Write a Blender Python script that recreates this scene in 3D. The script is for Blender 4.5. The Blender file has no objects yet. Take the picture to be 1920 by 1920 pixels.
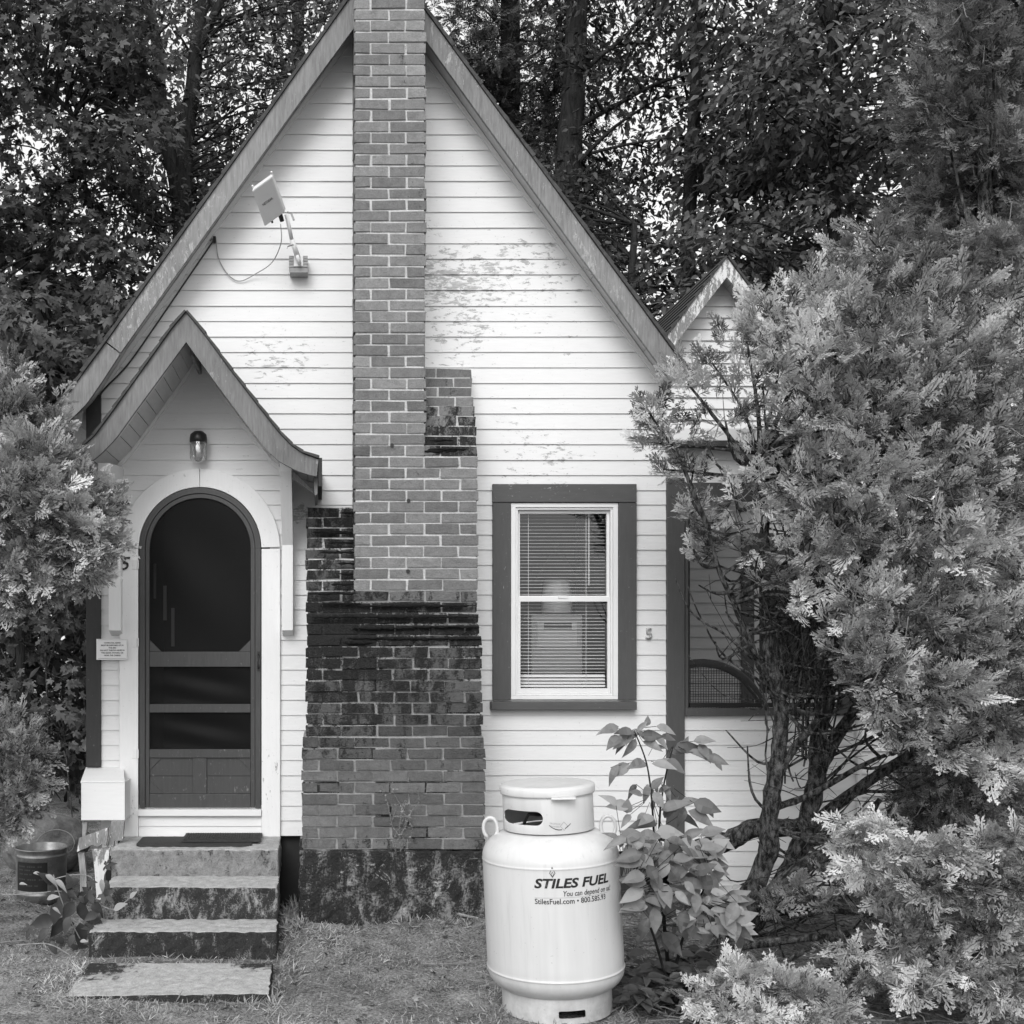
import bpy, bmesh, math, random
import numpy as np
from mathutils import Vector, Matrix
R = math.radians
random.seed(7)
rng = np.random.default_rng(7)
scene = bpy.context.scene
COL = scene.collection

# ------------------------------------------------------------------ camera, sky, sun
F, CD, CZ, VX, VY = 2150.0, 7.414, 1.75, 600.0, 1200.0
cd = bpy.data.cameras.new("camera"); cam = bpy.data.objects.new("camera", cd); COL.objects.link(cam)
cam.location = (0, -CD, CZ); cam.rotation_euler = (R(90), 0, 0)
cd.sensor_width = 36; cd.lens = 36 * F / 1920
cd.shift_x = (960 - VX) / 1920; cd.shift_y = (VY - 960) / 1920
cd.clip_start = .05; cd.clip_end = 2000
scene.camera = cam
w = bpy.data.worlds.new("World"); scene.world = w; w.use_nodes = True
nt = w.node_tree; nt.nodes.clear()
sky = nt.nodes.new('ShaderNodeTexSky'); sky.sky_type = 'NISHITA'; sky.sun_disc = False
SUN_EL, SUN_ROT = R(37), R(196)
sky.sun_elevation = SUN_EL; sky.sun_rotation = SUN_ROT
sky.air_density = 1.0; sky.dust_density = 6.0; sky.ozone_density = 1.0
bw = nt.nodes.new('ShaderNodeRGBToBW'); bg = nt.nodes.new('ShaderNodeBackground'); wo = nt.nodes.new('ShaderNodeOutputWorld')
bg.inputs[1].default_value = .13
# overcast: an even white cloud veil over the clear-sky gradient
veil = nt.nodes.new('ShaderNodeMath'); veil.operation = 'MULTIPLY_ADD'; veil.inputs[1].default_value = .45; veil.inputs[2].default_value = 5.4
nt.links.new(sky.outputs[0], bw.inputs[0]); nt.links.new(bw.outputs[0], veil.inputs[0]); nt.links.new(veil.outputs[0], bg.inputs[0]); nt.links.new(bg.outputs[0], wo.inputs[0])
sd = bpy.data.lights.new("sun", 'SUN'); sun = bpy.data.objects.new("sun", sd); COL.objects.link(sun)
sd.energy = 1.1; sd.angle = R(30); sd.color = (1, 1, 1)
sdir = Vector((math.sin(SUN_ROT) * math.cos(SUN_EL), math.cos(SUN_ROT) * math.cos(SUN_EL), math.sin(SUN_EL)))
sun.rotation_euler = (-sdir).to_track_quat('-Z', 'Y').to_euler()
vs = scene.view_settings; vs.view_transform = 'Standard'; vs.look = 'None'; vs.exposure = 0.33; vs.gamma = 1.0
scene.cycles.max_bounces = 6; scene.cycles.transparent_max_bounces = 12
scene.cycles.diffuse_bounces = 3; scene.cycles.glossy_bounces = 2; scene.cycles.transmission_bounces = 3

def SC(Y): return F / (CD + Y)
def P(px, py, Y):
    s = SC(Y); return Vector(((px - VX) / s, Y, CZ + (VY - py) / s))
def X_(px, Y=0): return (px - VX) / SC(Y)
def Z_(py, Y=0): return CZ + (VY - py) / SC(Y)
def lerp(a, b, t): return a + (b - a) * t

# ------------------------------------------------------------------ materials
def g(v): return (v, v, v, 1)
class NB:
    def __init__(s, name):
        s.m = bpy.data.materials.new(name); s.m.use_nodes = True; s.t = s.m.node_tree; s.t.nodes.clear()
        s.out = s.n('ShaderNodeOutputMaterial'); s.b = s.n('ShaderNodeBsdfPrincipled')
        s.l(s.b.outputs[0], s.out.inputs[0]); s.tc = s.n('ShaderNodeTexCoord').outputs['Object']
    def n(s, k, **kw):
        x = s.t.nodes.new(k)
        for a, v in kw.items(): setattr(x, a, v)
        return x
    def l(s, a, b): s.t.links.new(a, b)
    def put(s, sock, v):
        if isinstance(v, (int, float)): sock.default_value = v
        else: s.l(v, sock)
    def math(s, op, a, b=0.0, c=None, clamp=False):
        x = s.n('ShaderNodeMath', operation=op, use_clamp=clamp); s.put(x.inputs[0], a); s.put(x.inputs[1], b)
        if c is not None: s.put(x.inputs[2], c)
        return x.outputs[0]
    def noise(s, scale, detail=4, rough=.55, stretch=None, dist=0.0, off=(0, 0, 0)):
        v = s.tc
        if stretch or off != (0, 0, 0):
            mp = s.n('ShaderNodeMapping'); mp.inputs['Scale'].default_value = stretch or (1, 1, 1); mp.inputs['Location'].default_value = off
            s.l(s.tc, mp.inputs[0]); v = mp.outputs[0]
        x = s.n('ShaderNodeTexNoise'); x.inputs['Scale'].default_value = scale; x.inputs['Detail'].default_value = detail
        x.inputs['Roughness'].default_value = rough; x.inputs['Distortion'].default_value = dist
        s.l(v, x.inputs['Vector']); return x.outputs[0]
    def rng(s, v, a, b, c, d, smooth=False):
        x = s.n('ShaderNodeMapRange'); x.clamp = True
        if smooth: x.interpolation_type = 'SMOOTHSTEP'
        s.put(x.inputs[0], v); x.inputs[1].default_value = a; x.inputs[2].default_value = b
        s.put(x.inputs[3], c); s.put(x.inputs[4], d); return x.outputs[0]
    def mix(s, f, a, b):
        x = s.n('ShaderNodeMix'); x.data_type = 'FLOAT'; s.put(x.inputs[0], f); s.put(x.inputs[2], a); s.put(x.inputs[3], b); return x.outputs[0]
    def attr(s, name): return s.n('ShaderNodeAttribute', attribute_name=name).outputs['Fac']
    def finish(s, col, rough=.7, bump=None, bs=.3, bd=.01, spec=.5, metal=0.0):
        s.put(s.b.inputs['Base Color'], 0) if False else None
        c = s.n('ShaderNodeCombineColor'); [s.put(c.inputs[i], col) for i in range(3)]
        s.l(c.outputs[0], s.b.inputs['Base Color'])
        s.put(s.b.inputs['Roughness'], rough); s.b.inputs['Specular IOR Level'].default_value = spec; s.b.inputs['Metallic'].default_value = metal
        if bump is not None:
            x = s.n('ShaderNodeBump'); x.inputs['Strength'].default_value = bs; x.inputs['Distance'].default_value = bd
            s.l(bump, x.inputs['Height']); s.l(x.outputs[0], s.b.inputs['Normal'])
        return s.m

def simple(name, lo, hi, scale=8, stretch=None, rough=.6, bs=.25, bd=.004, spec=.4, metal=0.0, detail=5, lim=(.3, .7)):
    b = NB(name); n = b.noise(scale, detail, .6, stretch); n2 = b.noise(scale * 7, 3, .6, stretch)
    v = b.math('ADD', b.math('MULTIPLY', n, .7), b.math('MULTIPLY', n2, .3))
    return b.finish(b.rng(v, lim[0], lim[1], lo, hi), rough, v, bs, bd, spec, metal)

def painted_wood(name, base, peel_to, amount=.5, horiz=True, grain=.06, rough=.6, region=None):
    """painted board: faint grain, grime, flaked spots showing what is beneath"""
    b = NB(name)
    st = (1, 1, 9) if horiz else (9, 1, 1)
    fine = b.noise(9, 6, .65, st); big = b.noise(1.7, 3, .5); spk = b.noise(60, 2, .5)
    v = b.rng(b.math('ADD', b.math('MULTIPLY', fine, .6), b.math('MULTIPLY', big, .4)), .3, .7, base * (1 - grain * 2), base * (1 + grain))
    fl = b.noise(13, 9, .76, (1, 1, 2.6) if horiz else (3.0, 1, 1), .4, (3.1, 0, 1.7))
    blob = b.noise(1.25, 2, .5, None, 0, (7.7, 2, 4.4))
    thr = b.rng(blob, .35, .68, .86 - amount * .2, .70 - amount * .32)
    if region is not None: thr = b.math('SUBTRACT', thr, region(b))
    mask = b.rng(b.math('SUBTRACT', fl, thr), 0.0, .03, 0.0, 1.0)
    wood = b.rng(b.noise(30, 4, .6, st), .3, .7, peel_to * .6, peel_to * 1.35)
    dots = b.rng(spk, .70, .74, 0.0, .7)
    v = b.mix(mask, v, wood); v = b.mix(b.math('MULTIPLY', dots, .5), v, peel_to)
    h = b.math('SUBTRACT', b.math('MULTIPLY', fine, .3), b.math('MULTIPLY', mask, .7))
    return b.finish(v, rough, h, .35, .004, .35)

def siding_region(b):
    s = b.n('ShaderNodeSeparateXYZ'); b.l(b.tc, s.inputs[0]); x, z = s.outputs[0], s.outputs[2]
    def blob(cx, cz, rx, rz, a):
        dx = b.math('DIVIDE', b.math('SUBTRACT', x, cx), rx); dz = b.math('DIVIDE', b.math('SUBTRACT', z, cz), rz)
        d = b.math('ADD', b.math('MULTIPLY', dx, dx), b.math('MULTIPLY', dz, dz))
        return b.rng(d, 0.0, 1.0, a, 0.0)
    r = blob(1.05, 3.8, .95, .95, .20); r = b.math('MAXIMUM', r, blob(-.05, 3.62, .7, .35, .12))
    r = b.math('MAXIMUM', r, blob(1.6, 2.95, .7, .4, .12)); r = b.math('MAXIMUM', r, blob(-.3, 4.4, .6, .4, .12)); r = b.math('MAXIMUM', r, blob(-.1, 2.55, .2, .12, .25))
    return r

def stained(name, lo, hi, moss=.015, nscale=14, rough=.85, bs=.6, bd=.006, spots=0.0):
    """masonry: per-face 'tone' multiplies, per-face 'stain' sets how far moss and soot cover it"""
    b = NB(name); n = b.noise(nscale, 6, .65); n2 = b.noise(nscale * 6, 4, .6); n3 = b.noise(nscale * .45, 7, .72, (1.25, 1, .55), .4, (5, 1, 2))
    v = b.rng(b.math('ADD', b.math('MULTIPLY', n, .5), b.math('MULTIPLY', n2, .5)), .3, .7, lo, hi)
    v = b.math('MULTIPLY', v, b.attr('tone'))
    m = b.math('ADD', b.math('MULTIPLY', n3, .55), b.math('ADD', b.math('MULTIPLY', n2, .25), b.math('MULTIPLY', n, .20)))
    thr = b.math('SUBTRACT', .74, b.math('MULTIPLY', b.attr('stain'), .40))
    mask = b.rng(b.math('SUBTRACT', m, thr), -.015, .05, 0.0, .96)
    v = b.mix(mask, v, b.rng(n2, .35, .75, moss * .6, moss * 2.6))
    if spots > 0:
        sp = b.noise(9, 6, .75, None, .8, (9, 4, 3)); v = b.mix(b.rng(sp, .60, .65, 0.0, spots), v, hi * 1.3)
    h = b.math('ADD', b.math('MULTIPLY', n2, .6), b.math('MULTIPLY', mask, .5))
    return b.finish(v, rough, h, bs, bd, .2)

def leafmat(name, lo, hi, rough=.5, trans=.22, spec=.35):
    b = NB(name); t = b.attr('tone'); n = b.noise(2.2, 3, .5)
    v = b.math('MULTIPLY', b.rng(t, 0, 1, lo, hi), b.rng(n, .3, .7, .75, 1.25))
    m = b.finish(v, rough, None, spec=spec)
    tr = b.n('ShaderNodeBsdfTranslucent'); c = b.n('ShaderNodeCombineColor'); v2 = b.math('MULTIPLY', v, 1.3)
    [b.l(v2, c.inputs[i]) for i in range(3)]; b.l(c.outputs[0], tr.inputs[0])
    mx = b.n('ShaderNodeMixShader'); mx.inputs[0].default_value = trans
    b.l(b.b.outputs[0], mx.inputs[1]); b.l(tr.outputs[0], mx.inputs[2]); b.l(mx.outputs[0], b.out.inputs[0])
    return m

def seethrough(name, opacity, shade, gloss=0.0, rough=.6, mesh_scale=None):
    b = NB(name); b.finish(shade, rough, spec=.05)
    tr = b.n('ShaderNodeBsdfTransparent'); mx = b.n('ShaderNodeMixShader'); mx.inputs[0].default_value = opacity
    b.l(tr.outputs[0], mx.inputs[1])
    if gloss:
        gl = b.n('ShaderNodeBsdfGlossy'); gl.inputs['Roughness'].default_value = .02; gl.inputs['Color'].default_value = g(1); b.l(gl.outputs[0], mx.inputs[2])
    else: b.l(b.b.outputs[0], mx.inputs[2])
    b.l(mx.outputs[0], b.out.inputs[0]); return b.m

M = {}
M['siding'] = painted_wood('white_clapboard_paint', .73, .40, .20, region=siding_region, grain=.035)
M['white'] = painted_wood('white_trim_paint', .77, .35, .35, horiz=False, grain=.03)
M['whiteh'] = painted_wood('white_trim_paint_h', .73, .35, .2, grain=.03)
M['worn_white'] = painted_wood('flaking_white_paint', .72, .22, 1.15, horiz=False, grain=.08)
M['grey_board'] = painted_wood('grey_barge_paint', .22, .33, .75, horiz=False, grain=.28)
M['hood_board'] = painted_wood('grey_hood_paint', .17, .28, .75, horiz=False, grain=.28)
M['casing'] = painted_wood('dark_casing_paint', .078, .3, .28, horiz=False, grain=.1)
M['casingh'] = painted_wood('dark_casing_paint_h', .085, .3, .3, grain=.1)
M['door'] = painted_wood('dark_door_paint', .062, .2, .3, horiz=False, grain=.16, rough=.42)
M['corner'] = painted_wood('dark_corner_paint', .038, .2, .2, horiz=False, grain=.15)
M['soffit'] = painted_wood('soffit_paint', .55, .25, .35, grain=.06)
M['brick'] = stained('brick', .105, .25, .012, 20, bs=.9, bd=.01)
M['mortar'] = stained('mortar', .34, .70, .012, 14, bs=1)
M['concrete'] = stained('old_concrete', .20, .62, .014, 22, bs=.9, bd=.012)
M['found'] = stained('mossy_foundation', .14, .42, .012, 14, bs=1, bd=.02, spots=.8)
M['moss'] = simple('black_moss', .006, .03, 60, rough=1, bs=1, bd=.02, spec=.1)
M['shingle'] = simple('dark_shingles', .03, .09, 30, rough=.9, bs=.7, bd=.006)
M['roofedge'] = simple('dark_drip_edge', .008, .02, 10)
M['bark'] = simple('rough_bark', .006, .20, 20, (2.2, 2.2, .8), rough=.95, bs=1, bd=.04, lim=(.44, .66))
M['bark_dark'] = simple('dark_bark', .008, .06, 10, (3, 3, .6), rough=.95, bs=1, bd=.03, spec=.1)
M['twig'] = simple('pale_twig', .12, .34, 40, rough=.8)
M['thuja'] = leafmat('scale_foliage', .025, .70, .5, .12, .3)
M['thuja_shaded'] = leafmat('scale_foliage_shaded', .03, .40, .6, .18, .2)  # darker copy of the scale foliage, with shade put into the leaf colour
M['leaf'] = leafmat('forest_leaf', .012, .15, .5, .25, .3)
M['leaf_mid'] = leafmat('understorey_leaf', .04, .17, .5, .25, .3)
M['leaf_dark'] = leafmat('vine_leaf', .03, .10, .45, .2)
M['sapling'] = leafmat('sapling_leaf', .05, .34, .42, .25, .35)
M['grass'] = leafmat('lawn_blades', .08, .58, .7, .2, .15)
M['litter'] = leafmat('dead_leaves', .03, .38, .8, .1, .1)
M['tank'] = None
M['black'] = simple('black_ink', .012, .018, 5, rough=.5)
M['ink'] = simple('grey_ink', .05, .07, 5, rough=.5)
M['paleink'] = simple('pale_ink', .3, .36, 5, rough=.5)
M['glass'] = seethrough('window_glass', .07, .5, gloss=1)
M['jar'] = seethrough('ribbed_glass', .35, .5, gloss=1)
M['screen'] = seethrough('black_screen', .8, .010, rough=.3)
M['screen'].node_tree.nodes['Principled BSDF'].inputs['Specular IOR Level'].default_value = .10
M['porch_screen'] = seethrough('porch_screen', .5, .05)
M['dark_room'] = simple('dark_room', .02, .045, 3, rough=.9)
M['plastic'] = simple('white_plastic', .62, .68, 4, rough=.35, bs=.02)
M['plasticgrey'] = simple('pale_grey_plastic', .42, .47, 4, rough=.4, bs=.02)
M['vinyl'] = simple('white_vinyl', .70, .76, 5, rough=.4, bs=.03)
M['steel'] = simple('dull_steel', .20, .5, 12, rough=.38, metal=.85, bs=.2, spec=.5)
M['darkmetal'] = simple('black_metal', .015, .03, 10, rough=.35)
M['rubber'] = simple('black_rubber', .018, .045, 60, rough=.75, bs=.5)
M['rawwood'] = simple('raw_timber', .2, .42, 12, (1, 1, 8), rough=.8, bs=.5)
M['oldwood'] = simple('splintered_wood', .12, .5, 12, (8, 8, 1), rough=.9, bs=1, bd=.01)
M['rock'] = simple('granite', .07, .22, 12, rough=.95, bs=1, bd=.03)
M['cablew'] = simple('grey_cable', .28, .34, 5)

def tankmat():
    b = NB('white_tank_enamel')
    st = b.noise(22, 4, .6, (1, 1, .06)); big = b.noise(3, 3, .5); sp = b.noise(70, 2, .5)
    v = b.rng(b.math('ADD', b.math('MULTIPLY', st, .6), b.math('MULTIPLY', big, .4)), .3, .7, .56, .65)
    v = b.mix(b.rng(sp, .72, .75, 0.0, .45), v, .28)
    drip = b.noise(30, 5, .7, (1, 1, .05), 0, (4, 4, 0)); v = b.mix(b.rng(drip, .58, .70, 0.0, .22), v, .32)
    s = b.n('ShaderNodeSeparateXYZ'); b.l(b.tc, s.inputs[0])
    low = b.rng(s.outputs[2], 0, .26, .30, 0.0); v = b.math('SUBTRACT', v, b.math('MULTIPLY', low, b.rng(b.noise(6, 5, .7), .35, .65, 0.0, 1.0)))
    return b.finish(v, .33, big, .04, .004, .5)
M['tank'] = tankmat()

# ------------------------------------------------------------------ mesh helpers
def tag(o, label=None, cat=None, group=None, kind=None):
    if label: o['label'] = label
    if cat: o['category'] = cat
    if group: o['group'] = group
    if kind: o['kind'] = kind
    return o
def empty(name, loc, label, cat, group=None):
    o = bpy.data.objects.new(name, None); COL.objects.link(o); o.location = loc; o.empty_display_size = .1
    return tag(o, label, cat, group)
def link(name, me, mats, parent=None):
    o = bpy.data.objects.new(name, me); COL.objects.link(o)
    for m in (mats if isinstance(mats, (list, tuple)) else [mats]): me.materials.append(m)
    if parent is not None:
        o.parent = parent
        o.matrix_parent_inverse = world_of(parent).inverted()
    return o
def world_of(o):
    m = o.matrix_basis.copy()
    if o.parent: m = world_of(o.parent) @ o.matrix_parent_inverse @ m
    return m

class MB:
    def __init__(s): s.v = []; s.f = []; s.t = []; s.s = []; s.mi = []; s.tone = 1.0; s.stain = 0.0; s.mat = 0
    def face(s, idx): s.f.append(idx); s.t.append(s.tone); s.s.append(s.stain); s.mi.append(s.mat)
    def quad(s, *pts):
        n = len(s.v); s.v += [tuple(p) for p in pts]; s.face(tuple(range(n, n + len(pts))))
    def box(s, x0, x1, y0, y1, z0, z1, j=0.0):
        n = len(s.v)
        for z in (z0, z1):
            for x, y in ((x0, y0), (x1, y0), (x1, y1), (x0, y1)):
                s.v.append((x + random.uniform(-j, j), y + random.uniform(-j, j) * .7, z + random.uniform(-j, j)))
        for q in ((0, 1, 5, 4), (1, 2, 6, 5), (2, 3, 7, 6), (3, 0, 4, 7), (4, 5, 6, 7), (3, 2, 1, 0)): s.face(tuple(n + i for i in q))
    def prism(s, pts, y0, y1):
        """pts = (x,z) outline counter-clockwise seen from the front; y0 front, y1 back"""
        n = len(s.v); k = len(pts)
        s.v += [(x, y0, z) for x, z in pts] + [(x, y1, z) for x, z in pts]
        s.face(tuple(range(n, n + k))); s.face(tuple(range(n + 2 * k - 1, n + k - 1, -1)))
        for i in range(k):
            j = (i + 1) % k; s.face((n + i, n + k + i, n + k + j, n + j))
    def sweep(s, outline, P0, P1):
        """closed 3d outline lists, bridged"""
        n = len(s.v); k = len(P0); s.v += [tuple(p) for p in P0] + [tuple(p) for p in P1]
        s.face(tuple(range(n, n + k))); s.face(tuple(range(n + 2 * k - 1, n + k - 1, -1)))
        for i in range(k):
            j = (i + 1) % k; s.face((n + i, n + k + i, n + k + j, n + j))
    def tube(s, pts, rad, n=8, caps=True, wob=0.0):
        pts = [Vector(p) for p in pts]; rr = rad if isinstance(rad, (list, tuple)) else [rad] * len(pts)
        base = len(s.v); up = Vector((.13, .31, 1)).normalized()
        for i, p in enumerate(pts):
            d = (pts[min(i + 1, len(pts) - 1)] - pts[max(i - 1, 0)]).normalized()
            a = d.cross(up)
            if a.length < .1: a = d.cross(Vector((1, 0, 0)))
            a.normalize(); b = d.cross(a)
            for k in range(n):
                t = 2 * math.pi * k / n; r = rr[i] * (1 + random.uniform(-wob, wob))
                s.v.append(tuple(p + a * math.cos(t) * r + b * math.sin(t) * r))
        for i in range(len(pts) - 1):
            for k in range(n):
                a0 = base + i * n + k; a1 = base + i * n + (k + 1) % n; s.face((a0, a1, a1 + n, a0 + n))
        if caps:
            s.face(tuple(base + k for k in range(n))[::-1]); e = base + (len(pts) - 1) * n; s.face(tuple(e + k for k in range(n)))
    def lathe(s, prof, n=64, c=(0, 0, 0), closed=False):
        base = len(s.v); k = len(prof)
        for i in range(n):
            t = 2 * math.pi * i / n
            for r, z in prof: s.v.append((c[0] + r * math.cos(t), c[1] + r * math.sin(t), c[2] + z))
        for i in range(n):
            a = base + i * k; b = base + ((i + 1) % n) * k
            for q in range(k - 1 if not closed else k):
                q2 = (q + 1) % k; s.face((a + q, b + q, b + q2, a + q2))
    def mesh(s, name, smooth=False):
        me = bpy.data.meshes.new(name); me.from_pydata(s.v, [], s.f)
        for an, arr in (('tone', s.t), ('stain', s.s)):
            at = me.attributes.new(an, 'FLOAT', 'FACE'); at.data.foreach_set('value', arr)
        me.polygons.foreach_set('material_index', s.mi)
        if smooth: me.polygons.foreach_set('use_smooth', [True] * len(s.f))
        me.update(); return me
    def build(s, name, mats, parent=None, smooth=False, bevel=0.0, autosm=None):
        o = link(name, s.mesh(name, smooth), mats, parent)
        if bevel:
            m = o.modifiers.new('bevel', 'BEVEL'); m.width = bevel; m.segments = 2; m.limit_method = 'ANGLE'; m.angle_limit = R(40)
        return o

def arr_mesh(name, V, Q, tone):
    me = bpy.data.meshes.new(name); V = np.ascontiguousarray(V, dtype=np.float32); Q = np.ascontiguousarray(Q, dtype=np.int32)
    me.vertices.add(len(V)); me.vertices.foreach_set('co', V.ravel()); nl = Q.size
    me.loops.add(nl); me.loops.foreach_set('vertex_index', Q.ravel()); me.polygons.add(len(Q))
    me.polygons.foreach_set('loop_start', np.arange(0, nl, 4, dtype=np.int32))
    me.update(calc_edges=True)
    at = me.attributes.new('tone', 'FLOAT', 'FACE'); at.data.foreach_set('value', np.ascontiguousarray(tone, dtype=np.float32))
    return me
def unit(a): return a / np.maximum(np.linalg.norm(a, axis=-1, keepdims=True), 1e-9)
def scatter(templates, pos, ax, nrm, scale, tone):
    """place one of the leaf templates at every pos; ax = leaf direction, nrm = rough facing"""
    ax = unit(ax); b = unit(np.cross(nrm, ax)); c = np.cross(ax, b)
    which = rng.integers(0, len(templates), len(pos)); VV, QQ, TT = [], [], []; off = 0
    for k, tpl in enumerate(templates):
        tv, tq = tpl[0], tpl[1]; to = tpl[2] if len(tpl) > 2 else np.zeros(len(tq)); i = np.where(which == k)[0]
        if not len(i): continue
        s = scale[i][:, None, None]
        v = pos[i][:, None, :] + s * (tv[None, :, 0, None] * ax[i][:, None, :] + tv[None, :, 1, None] * b[i][:, None, :] + tv[None, :, 2, None] * c[i][:, None, :])
        q = tq[None] + (np.arange(len(i)) * len(tv))[:, None, None] + off
        VV.append(v.reshape(-1, 3)); QQ.append(q.reshape(-1, 4)); TT.append(np.repeat(tone[i], len(tq)) + np.tile(to, len(i)) + rng.normal(0, .06, len(i) * len(tq))); off += len(i) * len(tv)
    return np.concatenate(VV), np.concatenate(QQ), np.clip(np.concatenate(TT), 0, 1)

def t_oval(wd=.28, fold=.08, curl=.12):
    v = np.array([(0, 0, 0), (.3, wd * .8, fold), (.68, wd * .72, fold * .6 - curl * .4), (1, 0, -curl), (.68, -wd * .72, fold * .6 - curl * .4), (.3, -wd * .8, fold), (.5, 0, 0)], float)
    return v, np.array([(0, 6, 2, 1), (6, 3, 3, 2), (0, 5, 4, 6), (6, 4, 3, 3)][0:1] + [(0, 5, 4, 6)]), None
def leaf_oval(wd=.28, fold=.07, curl=.12, n=4):
    """ovate pointed leaf: n rows, folded along its midrib"""
    V = []; Q = []
    for i in range(n + 1):
        t = i / n; wdt = wd * math.sin(math.pi * min(1, t ** .75)) * (1 - .25 * t) if 0 < i < n else .004
        z = -curl * t * t
        V += [(t, -wdt, z + fold * wdt / wd), (t, 0, z), (t, wdt, z + fold * wdt / wd)]
    for i in range(n):
        a = i * 3; Q += [(a, a + 3, a + 4, a + 1), (a + 1, a + 4, a + 5, a + 2)]
    return np.array(V, float), np.array(Q)
def leaf_maple(droop=.15):
    """five-lobed leaf built from kites round its base"""
    V = [(.28, 0, 0)]; Q = []
    for a, l, wd in ((0, .72, .17), (48, .62, .15), (-48, .62, .15), (105, .38, .12), (-105, .38, .12)):
        ca, sa = math.cos(R(a)), math.sin(R(a)); n = len(V)
        for u, v in ((l * .5, wd), (l, 0), (l * .5, -wd)): V.append((.28 + u * ca - v * sa, u * sa + v * ca, -droop * (u * ca) ** 2 + random.uniform(-.04, .04)))
        Q.append((0, n + 2, n + 1, n))
    return np.array(V, float), np.array(Q)
def spray_thuja(seed, nb=8, fan=.5):
    """flat fan of scale-leaved branchlets, about 1 long"""
    r = random.Random(seed); V = []; Q = []; T = []
    def finger(x, y, z, a, l, wd, tone=0.0):
        T.append(tone)
        ca, sa = math.cos(a), math.sin(a); n = len(V); dz = r.uniform(-.12, .1) * l
        for u, v, zz in ((0, 0, 0), (.55 * l, wd, dz * .5), (l, 0, dz), (.55 * l, -wd, dz * .5)): V.append((x + u * ca - v * sa, y + u * sa + v * ca, z + zz))
        Q.append((n, n + 3, n + 2, n + 1))
    finger(0, 0, 0, 0, .55, .016, -.25); finger(.45, 0, 0, 0, .55, .034, .1)
    for i in range(nb):
        t = .12 + .78 * i / (nb - 1); sg = 1 if i % 2 else -1; a = sg * r.uniform(.6, .95) * (1 - .3 * t); l = fan * (1.05 - .72 * t) * r.uniform(.8, 1.15); z0 = r.uniform(-.03, .03)
        zc = -.10 * t * t
        finger(t, 0, zc, a, l, .028, -.12 + .2 * t)
        m = 2 if l < .3 else 3
        for k in range(m):
            u = l * (.3 + .55 * k / m)
            for sg2 in (1, -1):
                if r.random() < .18: continue
                finger(t + u * math.cos(a), u * math.sin(a), zc + z0, a + sg2 * r.uniform(.5, .8), l * .44 * r.uniform(.7, 1.2), .028, .05 + .3 * t * u / max(l, .01) + .08 * r.random())
    return np.array(V, float), np.array(Q), np.array(T)
def needle_spray(seed):
    r = random.Random(seed); V = []; Q = []
    for i in range(16):
        t = .05 + .9 * i / 15; sg = 1 if i % 2 else -1; a = sg * r.uniform(.7, 1.2); l = .32 * (1.1 - .7 * t); ca, sa = math.cos(a), math.sin(a); n = len(V); z = -.15 * t * t
        for u, v in ((0, 0), (.5 * l, .045), (l, 0), (.5 * l, -.045)): V.append((t + u * ca - v * sa, u * sa + v * ca, z + r.uniform(-.03, .03)))
        Q.append((n, n + 3, n + 2, n + 1))
    return np.array(V, float), np.array(Q)
T_OV = [leaf_oval(.26, .06, .15, 3), leaf_oval(.3, .08, .25, 3), leaf_oval(.23, .05, .05, 3)]
T_BIG = [leaf_oval(.30, .10, .18, 6), leaf_oval(.24, .16, .34, 6), leaf_oval(.33, .07, .1, 6), leaf_oval(.27, .2, -.1, 6), leaf_oval(.21, .12, .5, 6), leaf_oval(.29, .14, .05, 6)]
T_MA = [leaf_maple(.1), leaf_maple(.3), leaf_maple(.5)]
T_TH = [spray_thuja(i, 8 + i % 3, .46 + .04 * (i % 4)) for i in range(8)]
T_NE = [needle_spray(i) for i in range(4)]

# ================================================================== SETTING
def ground_z(x, y):
    h = .018 * math.sin(x * 2.1 + y * 1.3) + .012 * math.sin(x * 5.2 - y * 3.7 + 1) + .008 * math.sin(9 * x + 7 * y)
    if y < -.5: h *= .8
    if -.3 < x < 2.4 and y > -1.2: h += .07 * min(1, (y + 1.2) / .6) * min(1, (x + .3) / .15) * min(1, (2.4 - x) / .3)
    return h - .004
def make_ground():
    xs = sorted(set([-400, -150, -60, -30, -15, -10] + [round(-6 + .12 * i, 3) for i in range(151)] + [14, 18, 30, 60, 150, 400]))
    ys = sorted(set([-60, -30, -15, -9] + [round(-7 + .12 * i, 3) for i in range(150)] + [12, 14, 18, 25, 40, 80, 200, 700]))
    V = []; Q = []
    for y in ys:
        for x in xs:
            far = max(0, math.hypot(x, y) - 14); V.append((x, y, ground_z(x, y) + .0 * far + random.uniform(-.006, .006)))
    k = len(xs)
    for j in range(len(ys) - 1):
        for i in range(k - 1): a = j * k + i; Q.append((a, a + 1, a + 1 + k, a + k))
    b = NB('soil_and_moss'); n = b.noise(6, 8, .7); n2 = b.noise(70, 5, .7); n3 = b.noise(1.6, 4, .6)
    v = b.math('ADD', b.math('MULTIPLY', n, .35), b.math('MULTIPLY', n2, .65))
    col = b.math('MULTIPLY', b.rng(v, .38, .64, .03, .50), b.rng(n3, .35, .65, .7, 1.2))
    m = b.finish(col, .95, v, 1, .03, .1)
    me = bpy.data.meshes.new('ground'); me.from_pydata(V, [], Q); me.polygons.foreach_set('use_smooth', [True] * len(Q)); me.update()
    tag(link('ground', me, m), kind='structure')
make_ground()

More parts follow.
